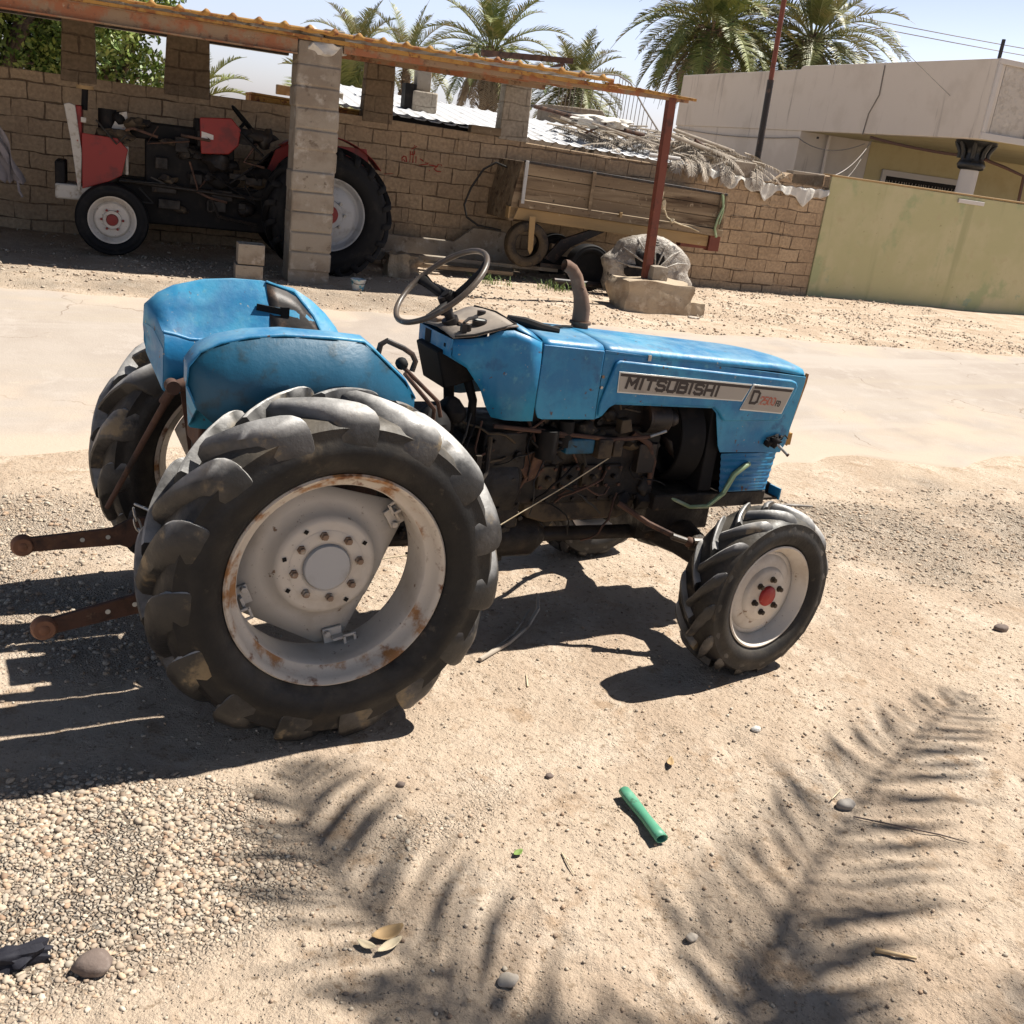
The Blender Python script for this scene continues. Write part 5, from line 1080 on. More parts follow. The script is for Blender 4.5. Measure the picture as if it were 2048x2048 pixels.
for u_, y_ in ((1.62, -1.25), (1.62, -.05)):
    t = MB(); tyre_body(t, (u_, y_, .52), (0, -1, 0), .32, .10, .19, 40); t.lathe([(.05, .19), (.03, .05), (.03, 0)], (u_, y_, .52), (0, -1, 0), 24); obj('wheel', t, 'rubber_black', TR, smooth=50)
# spare tyre hanging under the bed
t = MB(); c_ = (.83, -1.02, .715); tyre_body(t, c_, (0, -1, 0), .315, .075, .165, 56); t.v = [(x_, y_, z_) for x_, y_, z_ in t.v]
sp_ = thing('spare_tyre', 'dusty bald tyre hanging from a strap under the front of the trailer', 'tyre', (.83, -1.02, .4)); o_ = obj('tyre', t, 'grease_tan', sp_, smooth=50)
t = MB(); t.prism([(.80, 1.06), (.88, 1.06), (.895, .66), (.865, .60), (.83, .66)], -1.11, -1.095); obj('strap', t, 'wood_pale', sp_)
# cloth wrapped big wheel
wc = thing('wrapped_wheel', 'large wheel of the trailer wrapped in torn grey plastic sheeting behind the boulder', 'wheel', (2.30, -1.55, GZ))
bm = bmesh.new(); bmesh.ops.create_uvsphere(bm, u_segments=56, v_segments=36, radius=1); t = MB(); vs = []
for v in bm.verts:
    p = v.co; d = 1+.03*noise.noise(p*2.6)+.04*abs(noise.noise(Vector((p.x*7, p.y*4, p.z*3))))+.03*noise.noise(p*13); y_ = math.copysign(abs(p.y)**.55, p.y)
    x_ = p.x*.60*d*(1+.35*max(0, -p.z)*max(0, p.x)); x_ += .03*math.sin(9*p.z+4*p.x); vs.append((2.31+x_, -1.55+y_*.19*d, .55+max(p.z, -.68)*.47*d))
t.add(vs, [tuple(v.index for v in f.verts) for f in bm.faces]); bm.free(); obj('plastic_cover', t, 'plastic_wrap', wc, smooth=50)
t = MB(); t.blob((2.16, -1.735, .60), .17, 3, .5, 2.2, (1.0, .22, .95), 6); t.blob((2.34, -1.735, .72), .09, 2, .5, 2.2, (1.0, .25, 1.1), 9); obj('torn_hole', t, 'black_part', wc, smooth=50)
for k in range(7):
    a = R(20+k*24); t = MB(); t.tube([(2.31+.08*math.cos(a), -1.775, .60+.08*math.sin(a)), (2.31+.35*math.cos(a+.1), -1.765, .58+.32*math.sin(a+.1)), (2.31+.56*math.cos(a), -1.66, .56+.45*math.sin(a))], [.008, .014, .006], 6); obj('sheet_fold', t, 'plastic_wrap', wc, smooth=60)
t = MB(); tyre_body(t, (2.31, -1.55, .60), (0, -1, 0), .40, .14, .25, 40); obj('tyre', t, 'rubber_black', wc)
# rope and hose
t = MB(); t.tube([(2.62, -1.08, 1.55), (2.60, -1.10, 1.42), (2.66, -1.10, 1.34), (2.72, -1.10, 1.24), (2.80, -1.10, 1.20), (2.95, -1.09, 1.16), (3.1, -1.08, 1.14), (3.25, -1.07, 1.10)], .009, 7); t.blob((2.64, -1.1, 1.38), .035, 2, .5, 3, (.8, .6, 1.6)); t.blob((2.80, -1.10, 1.20), .03, 2, .4, 3); solo('rope', t, 'straw', 'frayed yellow rope tied to the side of the trailer', 'rope', (2.7, -1.1, 1.1), smooth=60)
t = MB(); t.tube([(3.50, -1.08, 1.60), (3.54, -1.09, 1.45), (3.49, -1.09, 1.30), (3.47, -1.09, 1.15), (3.52, -1.08, 1.05)], .016, 7); t.tube([(3.52, -1.08, 1.58), (3.55, -1.09, 1.40), (3.52, -1.09, 1.22)], .011, 7); solo('green_rope', t, 'green_hose', 'thick green rope hanging over the tail end of the trailer', 'rope', (3.5, -1.08, 1.1), smooth=60)
t = MB(); t.tube([(.62, -.55, 1.60), (.50, -.45, 1.64), (.36, -.40, 1.54), (.22, -.40, 1.30), (.15, -.40, 1.08), (.20, -.40, .93), (.36, -.42, .84), (.62, -.6, .82)], .014, 8); solo('hose_loop', t, 'wire_black', 'black hose looping in front of the wall left of the trailer', 'hose', (.3, -.4, .9), smooth=60)
t = MB(); t.tube([(1.1, -1.45, .34), (1.9, -1.45, .33)], .035, 10); solo('pipe', t, 'dark_steel', 'dark pipe lying on the ground under the trailer', 'pipe', (1.5, -1.45, .3))
for k, (a, b_, lab) in enumerate((((-1.1, -.75, .42), (1.4, -.75, .40), 'long grey board lying along the foot of the wall'), ((-1.0, -.95, .34), (.7, -1.0, .33), 'thin weathered board lying nearest the road below the wall'))):
    t = MB(); t.beam(a, b_, .14-.05*k, .05); solo('board', t, 'wood' if k else 'concrete', lab, 'board', a, bevel=.005)
rock('rubble_stone', (-.95, -1.55, .36), (.26, .22, .30), 'earth_rubble', 'pinkish broken stone beside the rear tyre of the red tractor', 12, 'stone', .2)
rock('rubble_stone', (-.72, -.9, .34), (.40, .26, .2), 'earth_rubble', 'flat brown rubble lump below the wall', 14, 'stone', .2)
# weeds at the wall foot
t = MB(); rw = random.Random(11)
for cx_, cy_, n_ in ((.15, -1.55, 26), (.95, -1.6, 34), (1.2, -1.65, 16), (.35, -1.6, 16)):
    for i in range(n_):
        a = rw.uniform(0, 2*PI); L_ = rw.uniform(.05, .15); x = cx_+rw.gauss(0, .09); y = cy_+rw.gauss(0, .06); z = .24
        dx = math.cos(a); dy = math.sin(a); t.grid([[(x-dy*.004, y+dx*.004, z-.03), (x+dy*.004, y-dx*.004, z-.03)], [(x+dx*L_*.3-dy*.004, y+dy*L_*.3+dx*.004, z+L_*.6), (x+dx*L_*.3+dy*.004, y+dy*L_*.3-dx*.004, z+L_*.6)], [(x+dx*L_*.7, y+dy*L_*.7, z+L_*.9), (x+dx*L_*.7+.002, y+dy*L_*.7, z+L_*.9)]])
solo('weeds', t, 'weed', 'green weeds growing at the wall foot beside the trailer', None, (.6, -1.6, .2), kind='stuff', smooth=0, fix=False)

# ================================================================= green wall, low roof, rubble on the roof
t = MB(); t.prism([(5.93, 0), (16, 0), (16, 1.99), (9.7, 2.005), (5.93, 2.04)], -.02, .18)
gw = thing('green_wall', 'olive green plastered yard wall with bare green patches at the right', 'wall', (8, 0, .2)); obj('plaster', t, 'green_wall', gw, bevel=.008)
t = MB(); t.prism([(5.92, 2.035), (16, 1.985), (16, 2.01), (5.92, 2.062)], -.035, .195); obj('coping', t, 'wood_pale', gw, bevel=.008)
t = MB(); t.box((8.62, -.035, 1.93), (.52, .03, .06), (0, .01, 0)); obj('lamp_tube', t, 'house_trim', gw, bevel=.004)
t = MB(); t.bb((5.25, .0, 1.86), (5.82, .18, 2.045)); solo('loose_block', t, 'concrete', 'grey concrete block set on the wall top where the green wall begins', 'block', (5.5, .1, 1.86), bevel=.01)
t = MB(); t.bb((5.82, .0, 1.80), (5.925, .16, 2.03)); solo('slate_block', t, 'stone_grey', 'dark bluish block wedged against the end of the green wall', 'block', (5.87, .1, 1.8), bevel=.01)
t = MB(); t.bb((4.25, .0, 1.86), (4.62, .2, 2.07)); solo('loose_block', t, 'concrete', 'brown concrete block on the wall top below the tall steel pole', 'block', (4.4, .1, 1.86), bevel=.015)
def low_roof(u0, u1, v0, z0, v1, z1):
    t = MB(); us_ = np.arange(u0, u1, .0125); rows = []
    for k in range(5):
        f = k/4; rows.append([(u_, v0+(v1-v0)*f, z0+(z1-z0)*f+.022*max(0, 1-abs((u_ % .2)/.2-.5)/.2)-.03*(u_-u0)) for u_ in us_])
    return t.grid(rows)
t = low_roof(-1.4, 3.75, .08, 2.06, 3.2, 2.44); solo('low_metal_roof', t, 'sheet_white', 'white corrugated metal roof just behind the yard wall', 'roof', (1, 1, 2.0), solid=.002, smooth=30, fix=False)
t = MB(); t.prism([(-.9, 1.97), (.6, 1.97), (.6, 2.05), (-.9, 2.06)], .22, .3); solo('roof_batten', t, 'black_part', 'dark timber under the edge of the white metal roof', 'timber', (0, .25, 1.97))
for k, (u_, v_, z0, z1, lab) in enumerate(((-.10, 1.3, 2.06, 2.72, 'short block column topped with mortar seen through the shed window'), (-.55, 1.9, 2.1, 2.72, 'slim grey block column seen at the left of the shed window'))):
    c_ = thing('block_column', lab, 'column', (u_, v_, z0)); t = MB(); t.bb((u_-.10, v_-.1, z0), (u_+.10, v_+.1, z1)); obj('shaft', t, 'concrete', c_, bevel=.01)
    if k == 0:
        t = MB(); t.bb((u_-.15, v_-.15, 2.10), (u_+.20, v_+.12, 2.42)); t.blob((u_, v_, z1), .12, 2, .2, 2, (1, 1, .6)); obj('big_block', t, 'block_pier', c_, bevel=.02)
        t = MB(); t.bb((u_-.26, v_-.12, 2.02), (u_-.12, v_+.1, 2.50)); obj('dark_board', t, 'black_part', c_)
for k, (u_, lab) in enumerate(((-1.62, 'pale block on the far wall seen left of the dim pier'), (-1.36, 'second pale block on the far wall beside the dim pier'), (-2.0, 'pale block on the far wall just left of the pillar'))):
    t = MB(); t.bb((u_-.11, .9, 2.12), (u_+.11, 1.05, 2.24)); solo('far_block', t, 'concrete', lab, 'block', (u_, 1, 2.1), bevel=.01)
t = MB(); t.prism([(-2.5, 1.98), (-1.1, 1.95), (-1.1, 2.02), (-2.5, 2.06)], .25, .9); t.prism([(-2.5, 2.065), (-1.1, 2.025), (-1.1, 2.05), (-2.5, 2.09)], .22, .95); solo('rusty_sheet', t, 'rust_yellow', 'rusty edged sheet lying on the wall behind the red tractor', 'metal sheet', (-1.8, .6, 1.95))

# dry palm fronds and timber heaped on the low roof
def frond_geo(mb, base, direc, L, droop, nl, ll, lw, rs, upv=Vector((0, 0, 1)), fold=.5, rach=.012, kink=0, leafdroop=.25, tipw=1.0):
    """one palm frond: curved midrib with two rows of narrow leaflets"""
    d = Vector(direc).normalized(); p = Vector(base); pts = [p.copy()]; N_ = 14; ds = []
    side = d.cross(upv)
    if side.length < 1e-3: side = Vector((1, 0, 0))
    side.normalize()
    for i in range(N_):
        dd = d.copy(); ds.append(dd); p = p+dd*(L/N_); pts.append(p.copy()); d = (d+Vector((0, 0, -1))*droop/N_*(1+i/N_)).normalized()
    ds.append(ds[-1])
    mb.tube(pts, [rach*(1-.8*i/N_) for i in range(N_+1)], 4, cap=False)
    for i in range(nl):
        f = .14+.86*(i+.5)/nl; x = f*N_; k = min(int(x), N_-1); q = pts[k].lerp(pts[k+1], x-k); dd = ds[k]
        s_ = dd.cross(upv)
        if s_.length < .2: s_ = side.copy()
        s_.normalize(); n_ = s_.cross(dd).normalized()
        w_ = math.sin(PI*min(1, .12+f*.95))**.6
        for sg in (-1, 1):
            l_ = ll*w_*rs.uniform(.8, 1.1)*tipw; dirl = (s_*sg*rs.uniform(.75, 1)+dd*rs.uniform(.55, .8)+n_*fold*rs.uniform(.4, 1.2)).normalized()
            m_ = q+dirl*l_*.55; e_ = m_+(dirl+Vector((0, 0, -1))*leafdroop*rs.uniform(.6, 1.6)).normalized()*l_*.5
            wv = dd.cross(dirl).cross(dirl).normalized()*lw*rs.uniform(.8, 1.2)
            mb.add([q-wv*.5, q+wv*.5, m_+wv*.5, e_, m_-wv*.5], [(0, 1, 2, 4), (4, 2, 3)])
t = MB(); rs_ = random.Random(21)
for i in range(120):
    u_ = 1.7+3.0*rs_.random()**.7; v_ = rs_.uniform(.15, 1.7); z_ = 2.02+.26*rs_.random()*(1-abs(u_-3.4)/2.6)+.10*v_
    a = rs_.choice([rs_.gauss(0, .5), rs_.gauss(PI, .5), rs_.gauss(-.9, .6)]); frond_geo(t, (u_, v_, z_), (math.cos(a), math.sin(a)*.5, rs_.uniform(-.10, .02)), rs_.uniform(.5, .95), rs_.uniform(.3, .9), 26, .17, .012, rs_, fold=.05, leafdroop=1.3, rach=.012)
for i in range(7):
    u_ = rs_.uniform(3.3, 4.9); frond_geo(t, (u_, .1, 2.0-.03*(u_-3.5)), (rs_.uniform(-.2, .3), -.35, .05), rs_.uniform(.25, .5), 2.2, 16, .20, .014, rs_, fold=.0, leafdroop=1.5, rach=.010)
solo('dry_frond_heap', t, 'dry_frond', 'heap of dry grey palm fronds piled on the low roof behind the wall', None, (3.5, .8, 2.0), kind='stuff', smooth=0, fix=False)
for k, (a, b_, w_, m_, lab) in enumerate((((1.35, .7, 2.42), (3.0, .5, 2.24), .05, 'rust', 'rusty red timber lying along the low roof among the fronds'), ((1.3, 1.6, 2.47), (2.6, 1.4, 2.42), .035, 'dark_steel', 'thin dark pole topmost on the frond heap'), ((3.3, .35, 2.30), (4.4, .25, 2.08), .05, 'dry_frond', 'pale bamboo pole on the right slope of the frond heap'), ((3.5, .6, 2.38), (4.5, .5, 2.2), .04, 'dry_frond', 'grey bamboo pole behind the paler one on the heap'), ((2.9, .05, 1.99), (3.35, -.02, 1.985), .05, 'house_trim', 'white pipe end sticking out over the wall top'))):
    t = MB(); t.tube([a, b_], w_/2*1.1, 8); solo('pole', t, m_, lab, 'pole', a)
rp_ = random.Random(77)
for k in range(9):
    u_ = rp_.uniform(1.6, 3.9); v_ = rp_.uniform(.3, 1.6); L_ = rp_.uniform(.5, 1.3); a_ = rp_.gauss(0, .5); z_ = 2.33+.08*v_-.09*abs(u_-2.8); t = MB()
    t.tube([(u_, v_, z_), (u_+L_*math.cos(a_), v_+L_*math.sin(a_)*.6, z_-.16*L_)], rp_.uniform(.012, .022), 6); solo('scrap_stick', t, rp_.choice(['dry_frond', 'rust', 'wood', 'house_trim']), 'loose stick lying in the frond heap on the low roof', 'stick', (u_, v_, z_), group='loose sticks in the frond heap')
t = MB(); t.blob((2.35, .6, 2.34), .30, 3, .35, 2.5, (1.5, .6, .28), 3); solo('crumpled_sack', t, 'white_sheet', 'crumpled cream sack lying on the low roof', 'sack', (2.35, .6, 2.25), smooth=50)
t = MB(); rows = []
for j in range(15):
    f = j/14; row = []
    for i in range(60):
        u_ = 3.80+2.12*i/59; zt_ = 1.90-.085*(u_-3.8)+.11*max(0, u_-5.0)
        L_ = .05+.16*abs(math.sin(i*.16+.3))*min(1, i/14)+.05*math.sin(i*.7); over = -.035-.02*math.sin(i*.55)-.012*math.sin(i*1.7+f*4)
        if f < .4: row.append((u_, .22-(.25/.4)*f, zt_+.012+.012*math.sin(i*1.3+j)))
        else: g_ = (f-.4)/.6; row.append((u_, over*(.6+.6*g_), zt_+.012-L_*g_+.012*math.sin(i*1.3)))
    rows.append(row)
t.grid(rows); solo('torn_sheet', t, 'white_sheet', 'torn white plastic sheet draped over the top of the block wall', 'sheet', (4.8, 0, 1.8), smooth=50, solid=.003)
# ================================================================= house
HS = thing('house', 'flat roofed beige and yellow house with a black topped column behind the green wall', 'house', (15, 10, .2))
t = MB(); t.prism([(3.85, 3.17), (16.7, 3.17), (16.7, 4.60), (10.55, 4.62), (10.45, 4.70), (3.85, 4.66)], 12.0, 12.22, 'x'); obj('parapet', t, 'house_wall', HS, bevel=.02)
t = MB(); t.bb((12.22, 3.85, 3.30), (24, 4.07, 4.66)); fp = obj('front_parapet', t, 'house_tile', HS)
t = MB(); t.bb((12.0, 3.80, 3.17), (24, 3.85, 3.30)); t.bb((12.0, 3.80, 4.56), (24, 3.849, 4.665)); t.bb((12.0, 3.80, 3.30), (12.09, 3.848, 4.56)); t.bb((13.12, 3.80, 3.302), (13.20, 3.848, 4.558)); obj('corner_trim', t, 'house_trim', fp, bevel=.01)
for k in range(7): t = MB(); t.bb((13.22, 3.79, 3.40+k*.17), (24, 3.848, 3.53+k*.17)); obj('cladding_slat', t, 'house_trim', fp, bevel=.01)
t = MB(); t.bb((12.22, 3.86, 3.172), (24, 16.6, 3.26)); obj('soffit', t, 'house_yellow', HS)
t = MB(); t.bb((12.04, 10.05, .2), (12.26, 16.68, 3.168)); obj('side_wall', t, 'house_wall', HS)
t = MB(); t.bb((12.26, 10.0, .2), (14.2, 10.22, 3.17)); t.bb((12.02, 9.995, .2), (12.26, 10.05, 3.168)); obj('grey_wall', t, 'house_wall', HS)
t = MB(); t.bb((14.2, 9.99, .2), (24, 10.2, 3.17)); yw = obj('yellow_wall', t, 'house_yellow', HS)
wn = bpy.data.objects.new('window', None); COL.objects.link(wn); wn.parent = HS; ORG[wn.name] = ORG[HS.name]
t = MB(); t.bb((14.72, 9.93, 2.40), (17.5, 9.985, 2.55)); t.bb((14.72, 9.93, 1.2), (14.86, 9.985, 2.40)); t.bb((17.36, 9.93, 1.2), (17.5, 9.985, 2.40)); obj('window_frame', t, 'house_trim', wn, bevel=.008)
t = MB(); t.bb((14.86, 9.95, 1.2), (17.36, 9.98, 2.40)); obj('pane', t, 'black_part', wn)
for k in range(26):
    u_ = 14.92+k*.094; t = MB(); P = [(u_+.028*math.sin(q*1.6+k), 9.935, 1.3+q*.10) for q in range(11)]; t.tube(P, .012, 5); obj('grille_scroll', t, 'stone_a', wn)
cl = bpy.data.objects.new('column', None); COL.objects.link(cl); cl.parent = HS; ORG[cl.name] = ORG[HS.name]
t = MB(); t.lathe([(0, .0), (0, .20), (2.42, .185), (2.42, 0)], (12.62, 4.55, .2), (0, 0, 1), 32); obj('shaft', t, 'house_trim', cl)
t = MB(); t.lathe([(2.40, .0), (2.40, .20), (2.42, .255), (2.50, .285), (2.56, .26), (2.60, .235), (2.66, .245), (2.70, .225), (2.80, .25), (2.88, .32), (2.93, .40), (2.965, .42), (2.968, 0)], (12.62, 4.55, .2), (0, 0, 1), 32); obj('capital', t, 'black_gloss', cl, smooth=60)
for a in np.linspace(0, 2*PI, 8, endpoint=False):
    t = MB(); p = Vector((12.62, 4.55, 0))+Vector((math.cos(a), math.sin(a), 0))*.27; t.tube([p+Vector((0, 0, 2.82)), p*1+Vector((0, 0, 2.95)), p+Vector((math.cos(a)*.08, math.sin(a)*.08, 3.08)), p+Vector((math.cos(a)*.13, math.sin(a)*.13, 3.14))], [.05, .055, .05, .03], 8); obj('capital_leaf', t, 'black_gloss', cl, smooth=60)
t = MB(); t.tube([(12.86, 9.93, .3), (12.86, 9.93, 3.16)], .05, 10); obj('drain_pipe', t, 'house_wall', HS)
t = MB(); t.cyl((11.99, 9.2, 3.05), (11.99, 9.2, 3.0), .03, 8); obj('drain_spout', t, 'dark_steel', HS); t = MB(); t.bb((12.0, 3.86, 4.66), (12.05, 3.91, 5.0)); obj('roof_stub', t, 'dark_steel', HS)
def wire(pts, r_, m_, lab, nm='cable'):
    t = MB(); t.tube(pts, r_, 6); return solo(nm, t, m_, lab, 'cable', pts[0], smooth=60)
def sag(a, b_, s_, n_=14):
    a = Vector(a); b_ = Vector(b_); return [a.lerp(b_, i/n_)-Vector((0, 0, s_*4*(i/n_)*(1-i/n_))) for i in range(n_+1)]
wire(sag((12.0, 7.2, 3.10), (12.62, 4.35, 2.86), .05)+[Vector((12.9, 3.9, 2.72)), Vector((13.3, 3.75, 2.60)), Vector((13.35, 3.75, 2.0))], .035, 'wire_brown', 'thick brown cable bundle strung under the roof edge past the column', 'cable_bundle')
wire(sag((6.05, .1, 2.05), (11.9, 7.0, 3.02), .12), .008, 'stone_grey', 'pale twisted cable rising from the wall corner to the house')
wire(sag((6.0, .12, 2.03), (12.0, 7.2, 3.0), .35), .005, 'stone_grey', 'lower thin cable sagging from the wall corner to the house')
wire(sag((11.97, 16.6, 3.10), (11.97, 10.1, 3.00), .10)+sag((11.97, 10.0, 3.0), (11.95, 7.3, 2.95), .22), .012, 'stone_grey', 'grey cable running along the side wall of the house')
wire([(11.985, 7.0+.25, 4.62), (11.985, 7.22, 4.0), (11.985, 7.45, 3.6), (11.985, 7.5, 3.15)], .012, 'stone_grey', 'thin grey cable hanging down the parapet')
wire([(6.9, 4.4, 6.1), (11.99, 4.95, 3.98)], .005, 'stone_grey', 'fine wire slanting from the tall pole down to the parapet')
for k, (za, zb_) in enumerate(((12.2, 12.0), (10.0, 9.3), (9.75, 9.0))):
    wire(sag((10, 32, za), (44, 27, zb_), .3), .02, 'stone_grey', ('single power line highest in the sky at the right', 'upper of the two power lines above the house', 'lower of the two power lines above the house')[k], 'power_line')
# tall pole
sp2 = thing('steel_pole', 'tall slender steel pole with rusty upper half in front of the house', 'pole', (5.35, 1.1, 0))
t = MB(); t.cyl((5.35, 1.1, .2), (5.27, 1.1, 3.30), .050, 14); obj('lower_pole', t, 'dark_steel', sp2)
t = MB(); t.cyl((5.27, 1.1, 3.30), (5.17, 1.1, 6.6), .038, 14); obj('upper_pole', t, 'rust_pole', sp2)
# stair railing and stair block far behind
sr = thing('stair_railing', 'thin metal stair railing on a distant flat roof', 'railing', (7.2, 11, 2.8))
ptop = [(5.9, 11.3, 3.72), (6.3, 11.25, 3.80), (7.30, 11.1, 3.84), (7.60, 11.0, 3.70), (7.95, 10.8, 3.20), (8.35, 10.5, 2.65)]
t = MB(); t.tube(ptop, .022, 6); obj('handrail', t, 'stone_grey', sr)
for k in range(22):
    f = k/21*4.999; i = int(f); p = Vector(ptop[i]).lerp(Vector(ptop[i+1]), f-i); t = MB(); t.cyl(p, (p.x-.02, p.y, max(2.3, p.z-.95)), .009, 5); obj('baluster', t, 'stone_grey', sr)
sbk = thing('stair_block', 'low concrete stair head on the distant roof behind the railing', 'stair', (7.0, 11.6, 2.0)); t = MB(); t.prism([(5.8, 2.3), (5.8, 2.98), (7.15, 3.02), (7.25, 2.9), (7.6, 2.62), (7.8, 2.3)], 11.4, 12.4); obj('stair_body', t, 'concrete', sbk, bevel=.02)
t = MB(); t.prism([(3.5, 1.2), (3.5, 2.42), (9.5, 2.55), (9.5, 1.2)], 11.0, 14); obj('roof_slab', t, 'concrete', sbk)

# ================================================================= palms and trees
def palm(loc, crown_z, L, seed, lab, m='frond_green', n=46, skirt=14, tr=.22, lean=(0, 0), ll=.55, nl=44, grp='date palms beyond the buildings', lw=.035, down=0.0):
    rs = random.Random(seed); root = thing('date_palm', lab, 'palm tree', (loc[0], loc[1], .2), group=grp)
    t = MB(); N_ = 16; pts = []; rad = []
    for i in range(N_+1):
        f = i/N_; pts.append((loc[0]+lean[0]*f*f, loc[1]+lean[1]*f*f, .2+(crown_z-.2)*f)); rad.append(tr*(1.15-.25*f+.08*(i % 2)))
    t.tube(pts, rad, 12)
    for i in range(90):      # old leaf bases
        f = 1-.45*rs.random()**1.5; a = rs.uniform(0, 2*PI); c_ = Vector((loc[0]+lean[0]*f*f, loc[1]+lean[1]*f*f, .2+(crown_z-.2)*f)); d = Vector((math.cos(a), math.sin(a), 0)); t.beam(c_+d*tr*.9, c_+d*tr*1.5+Vector((0, 0, .22)), .09, .03)
    obj('trunk', t, 'palm_trunk', root, smooth=60, fix=False)
    top_ = Vector((loc[0]+lean[0], loc[1]+lean[1], crown_z))
    t = MB()
    for i in range(n):
        f = (i+.5)/n; el = R(82)-f*R(112+down*40)+rs.gauss(0, .07); a = i*2.39996+rs.gauss(0, .15)
        d = Vector((math.cos(a)*math.cos(el), math.sin(a)*math.cos(el), math.sin(el)))
        frond_geo(t, top_+Vector((math.cos(a)*.12, math.sin(a)*.12, .1*(1-f))), d, L*rs.uniform(.85, 1.1)*(.8+.2*min(1, f*3)), .75+.75*f, nl, ll, lw, rs, fold=.45, rach=.03)
    obj('crown', t, m, root, smooth=0, fix=False)
    if skirt:
        t = MB()
        for i in range(skirt):
            a = i*2.4+rs.gauss(0, .2); d = Vector((math.cos(a)*.6, math.sin(a)*.6, -.35)); frond_geo(t, top_-Vector((0, 0, .15)), d, L*rs.uniform(.65, .95), 1.7, nl-10, ll*.8, lw, rs, fold=.1, leafdroop=.9, rach=.03)
        obj('dead_skirt', t, 'frond_dead', root, smooth=0, fix=False)
    return root
palm((8.84, 26.0), 5.15, 3.1, 1, 'middle date palm with a shaggy skirt of hanging brown fronds above the shed', n=40, skirt=26, tr=.28, m='frond_lime', down=-.1)
palm((14.2, 31.6), 4.75, 3.0, 2, 'slender date palm with a clear dark trunk right of the shed roof end', n=40, skirt=6, tr=.26, lean=(.5, 0), down=.15)
palm((6.35, 38.6), 5.3, 3.0, 3, 'leftmost of the small palm tops peeping over the shed roof', n=26, skirt=0)
palm((8.6, 38.0), 5.2, 3.2, 4, 'second small palm top peeping over the shed roof', n=26, skirt=0)
palm((15.3, 21.4), 6.6, 3.6, 5, 'big date palm with arching fronds at the left end of the house roof', n=56, skirt=10, tr=.42, m='frond_lime', down=.2, nl=60, ll=.6)
palm((19.6, 21.6), 6.9, 4.3, 6, 'biggest date palm spreading wide over the middle of the house roof', n=60, skirt=10, tr=.40, m='frond_green', down=.15, nl=64, ll=.62)
palm((17.6, 24.6), 7.4, 4.0, 9, 'date palm standing behind and between the two big ones', n=44, skirt=0, tr=.40, m='frond_green', nl=50, ll=.62)
palm((-1.9, 24.2), 1.9, 2.5, 7, 'short palm seen low through the shed opening left of the pillar', n=34, skirt=0, m='frond_lime')
palm((1.1, 13.6), 2.3, 1.8, 12, 'dim palm seen through the narrow opening right of the pillar', n=30, skirt=0)
palm((18.9, 40.5), 3.3, 2.8, 8, 'low bushy young palm behind the slender one', n=30, skirt=0, m='frond_lime')
palm((-12.5, 60.0), 2.2, 2.2, 14, 'distant low palm far beyond the yard at the left', n=26, skirt=0)

def leafy(loc, trunk_h, clumps, seed, lab, n=9000, ls=.075):
    rs = np.random.RandomState(seed); root = thing('leafy_tree', lab, 'tree', (loc[0], loc[1], .2), group='leafy trees behind the shed')
    t = MB(); t.tube([(loc[0], loc[1], .2), (loc[0]+.1, loc[1], trunk_h*.6), (loc[0], loc[1]+.1, trunk_h)], [.16, .12, .09], 10)
    for (cx, cy, cz, r_) in clumps: t.tube([(loc[0], loc[1], trunk_h*.7), ((loc[0]+cx)/2, (loc[1]+cy)/2, (trunk_h+cz)/2+.1), (cx, cy, cz)], [.07, .045, .02], 7)
    obj('trunk', t, 'bark', root, smooth=60)
    C_ = []; tot = sum(c[3]**2 for c in clumps)
    for (cx, cy, cz, r_) in clumps:
        k = int(n*r_**2/tot); d = rs.randn(k, 3); d /= np.linalg.norm(d, axis=1)[:, None]; rad = r_*(.35+.7*rs.rand(k)**.5)[:, None]
        wob = 1+.30*np.sin(d[:, :1]*5+seed)*np.cos(d[:, 1:2]*6)+.15*np.sin(d[:, 2:3]*13)
        C_.append(np.array([cx, cy, cz])+d*rad*wob*np.array([1, 1, .85]))
    C_ = np.concatenate(C_); k = len(C_)
    a = rs.randn(k, 3); a /= np.linalg.norm(a, axis=1)[:, None]; b2 = np.cross(a, rs.randn(k, 3)); b2 /= np.linalg.norm(b2, axis=1)[:, None]; s_ = (ls*(.6+.8*rs.rand(k)))[:, None]
    V_ = np.stack([C_-a*s_, C_+b2*s_*.5, C_+a*s_, C_-b2*s_*.5], 1).reshape(-1, 3)-np.array([loc[0], loc[1], .2])
    o = np_mesh('crown', V_, np.arange(4*k).reshape(-1, 4), 'leaf'); o.data.polygons.foreach_set('use_smooth', [False]*k); o.parent = root
rt_ = random.Random(2)
cl1 = [(-5.9+rt_.uniform(-1.5, 1.6), 3.2+rt_.uniform(-.6, 1.4), 2.5+rt_.uniform(-.9, 1.5), rt_.uniform(.45, .8)) for i in range(22)]
leafy((-5.8, 3.8), 2.0, cl1, 1, 'dense dark green leafy tree filling the leftmost shed opening', 24000, .05)
cl2 = [(-4.1+rt_.uniform(-1.0, .75), 5.0+rt_.uniform(-.7, .8), 2.55+rt_.uniform(-.45, 1.3), rt_.uniform(.30, .55)) for i in range(20)]
leafy((-4.2, 5.2), 2.0, cl2, 5, 'lighter feathery tree seen through the second shed opening', 13000, .048)
cl3 = [(-5.3+rt_.uniform(-1.6, 2.2), 22+rt_.uniform(-1, 1), 1.7+rt_.uniform(-.5, .5), .6) for i in range(10)]
leafy((-5.0, 22), 1.4, cl3, 8, 'small distant bushy tree low beyond the shed opening', 8000, .09)
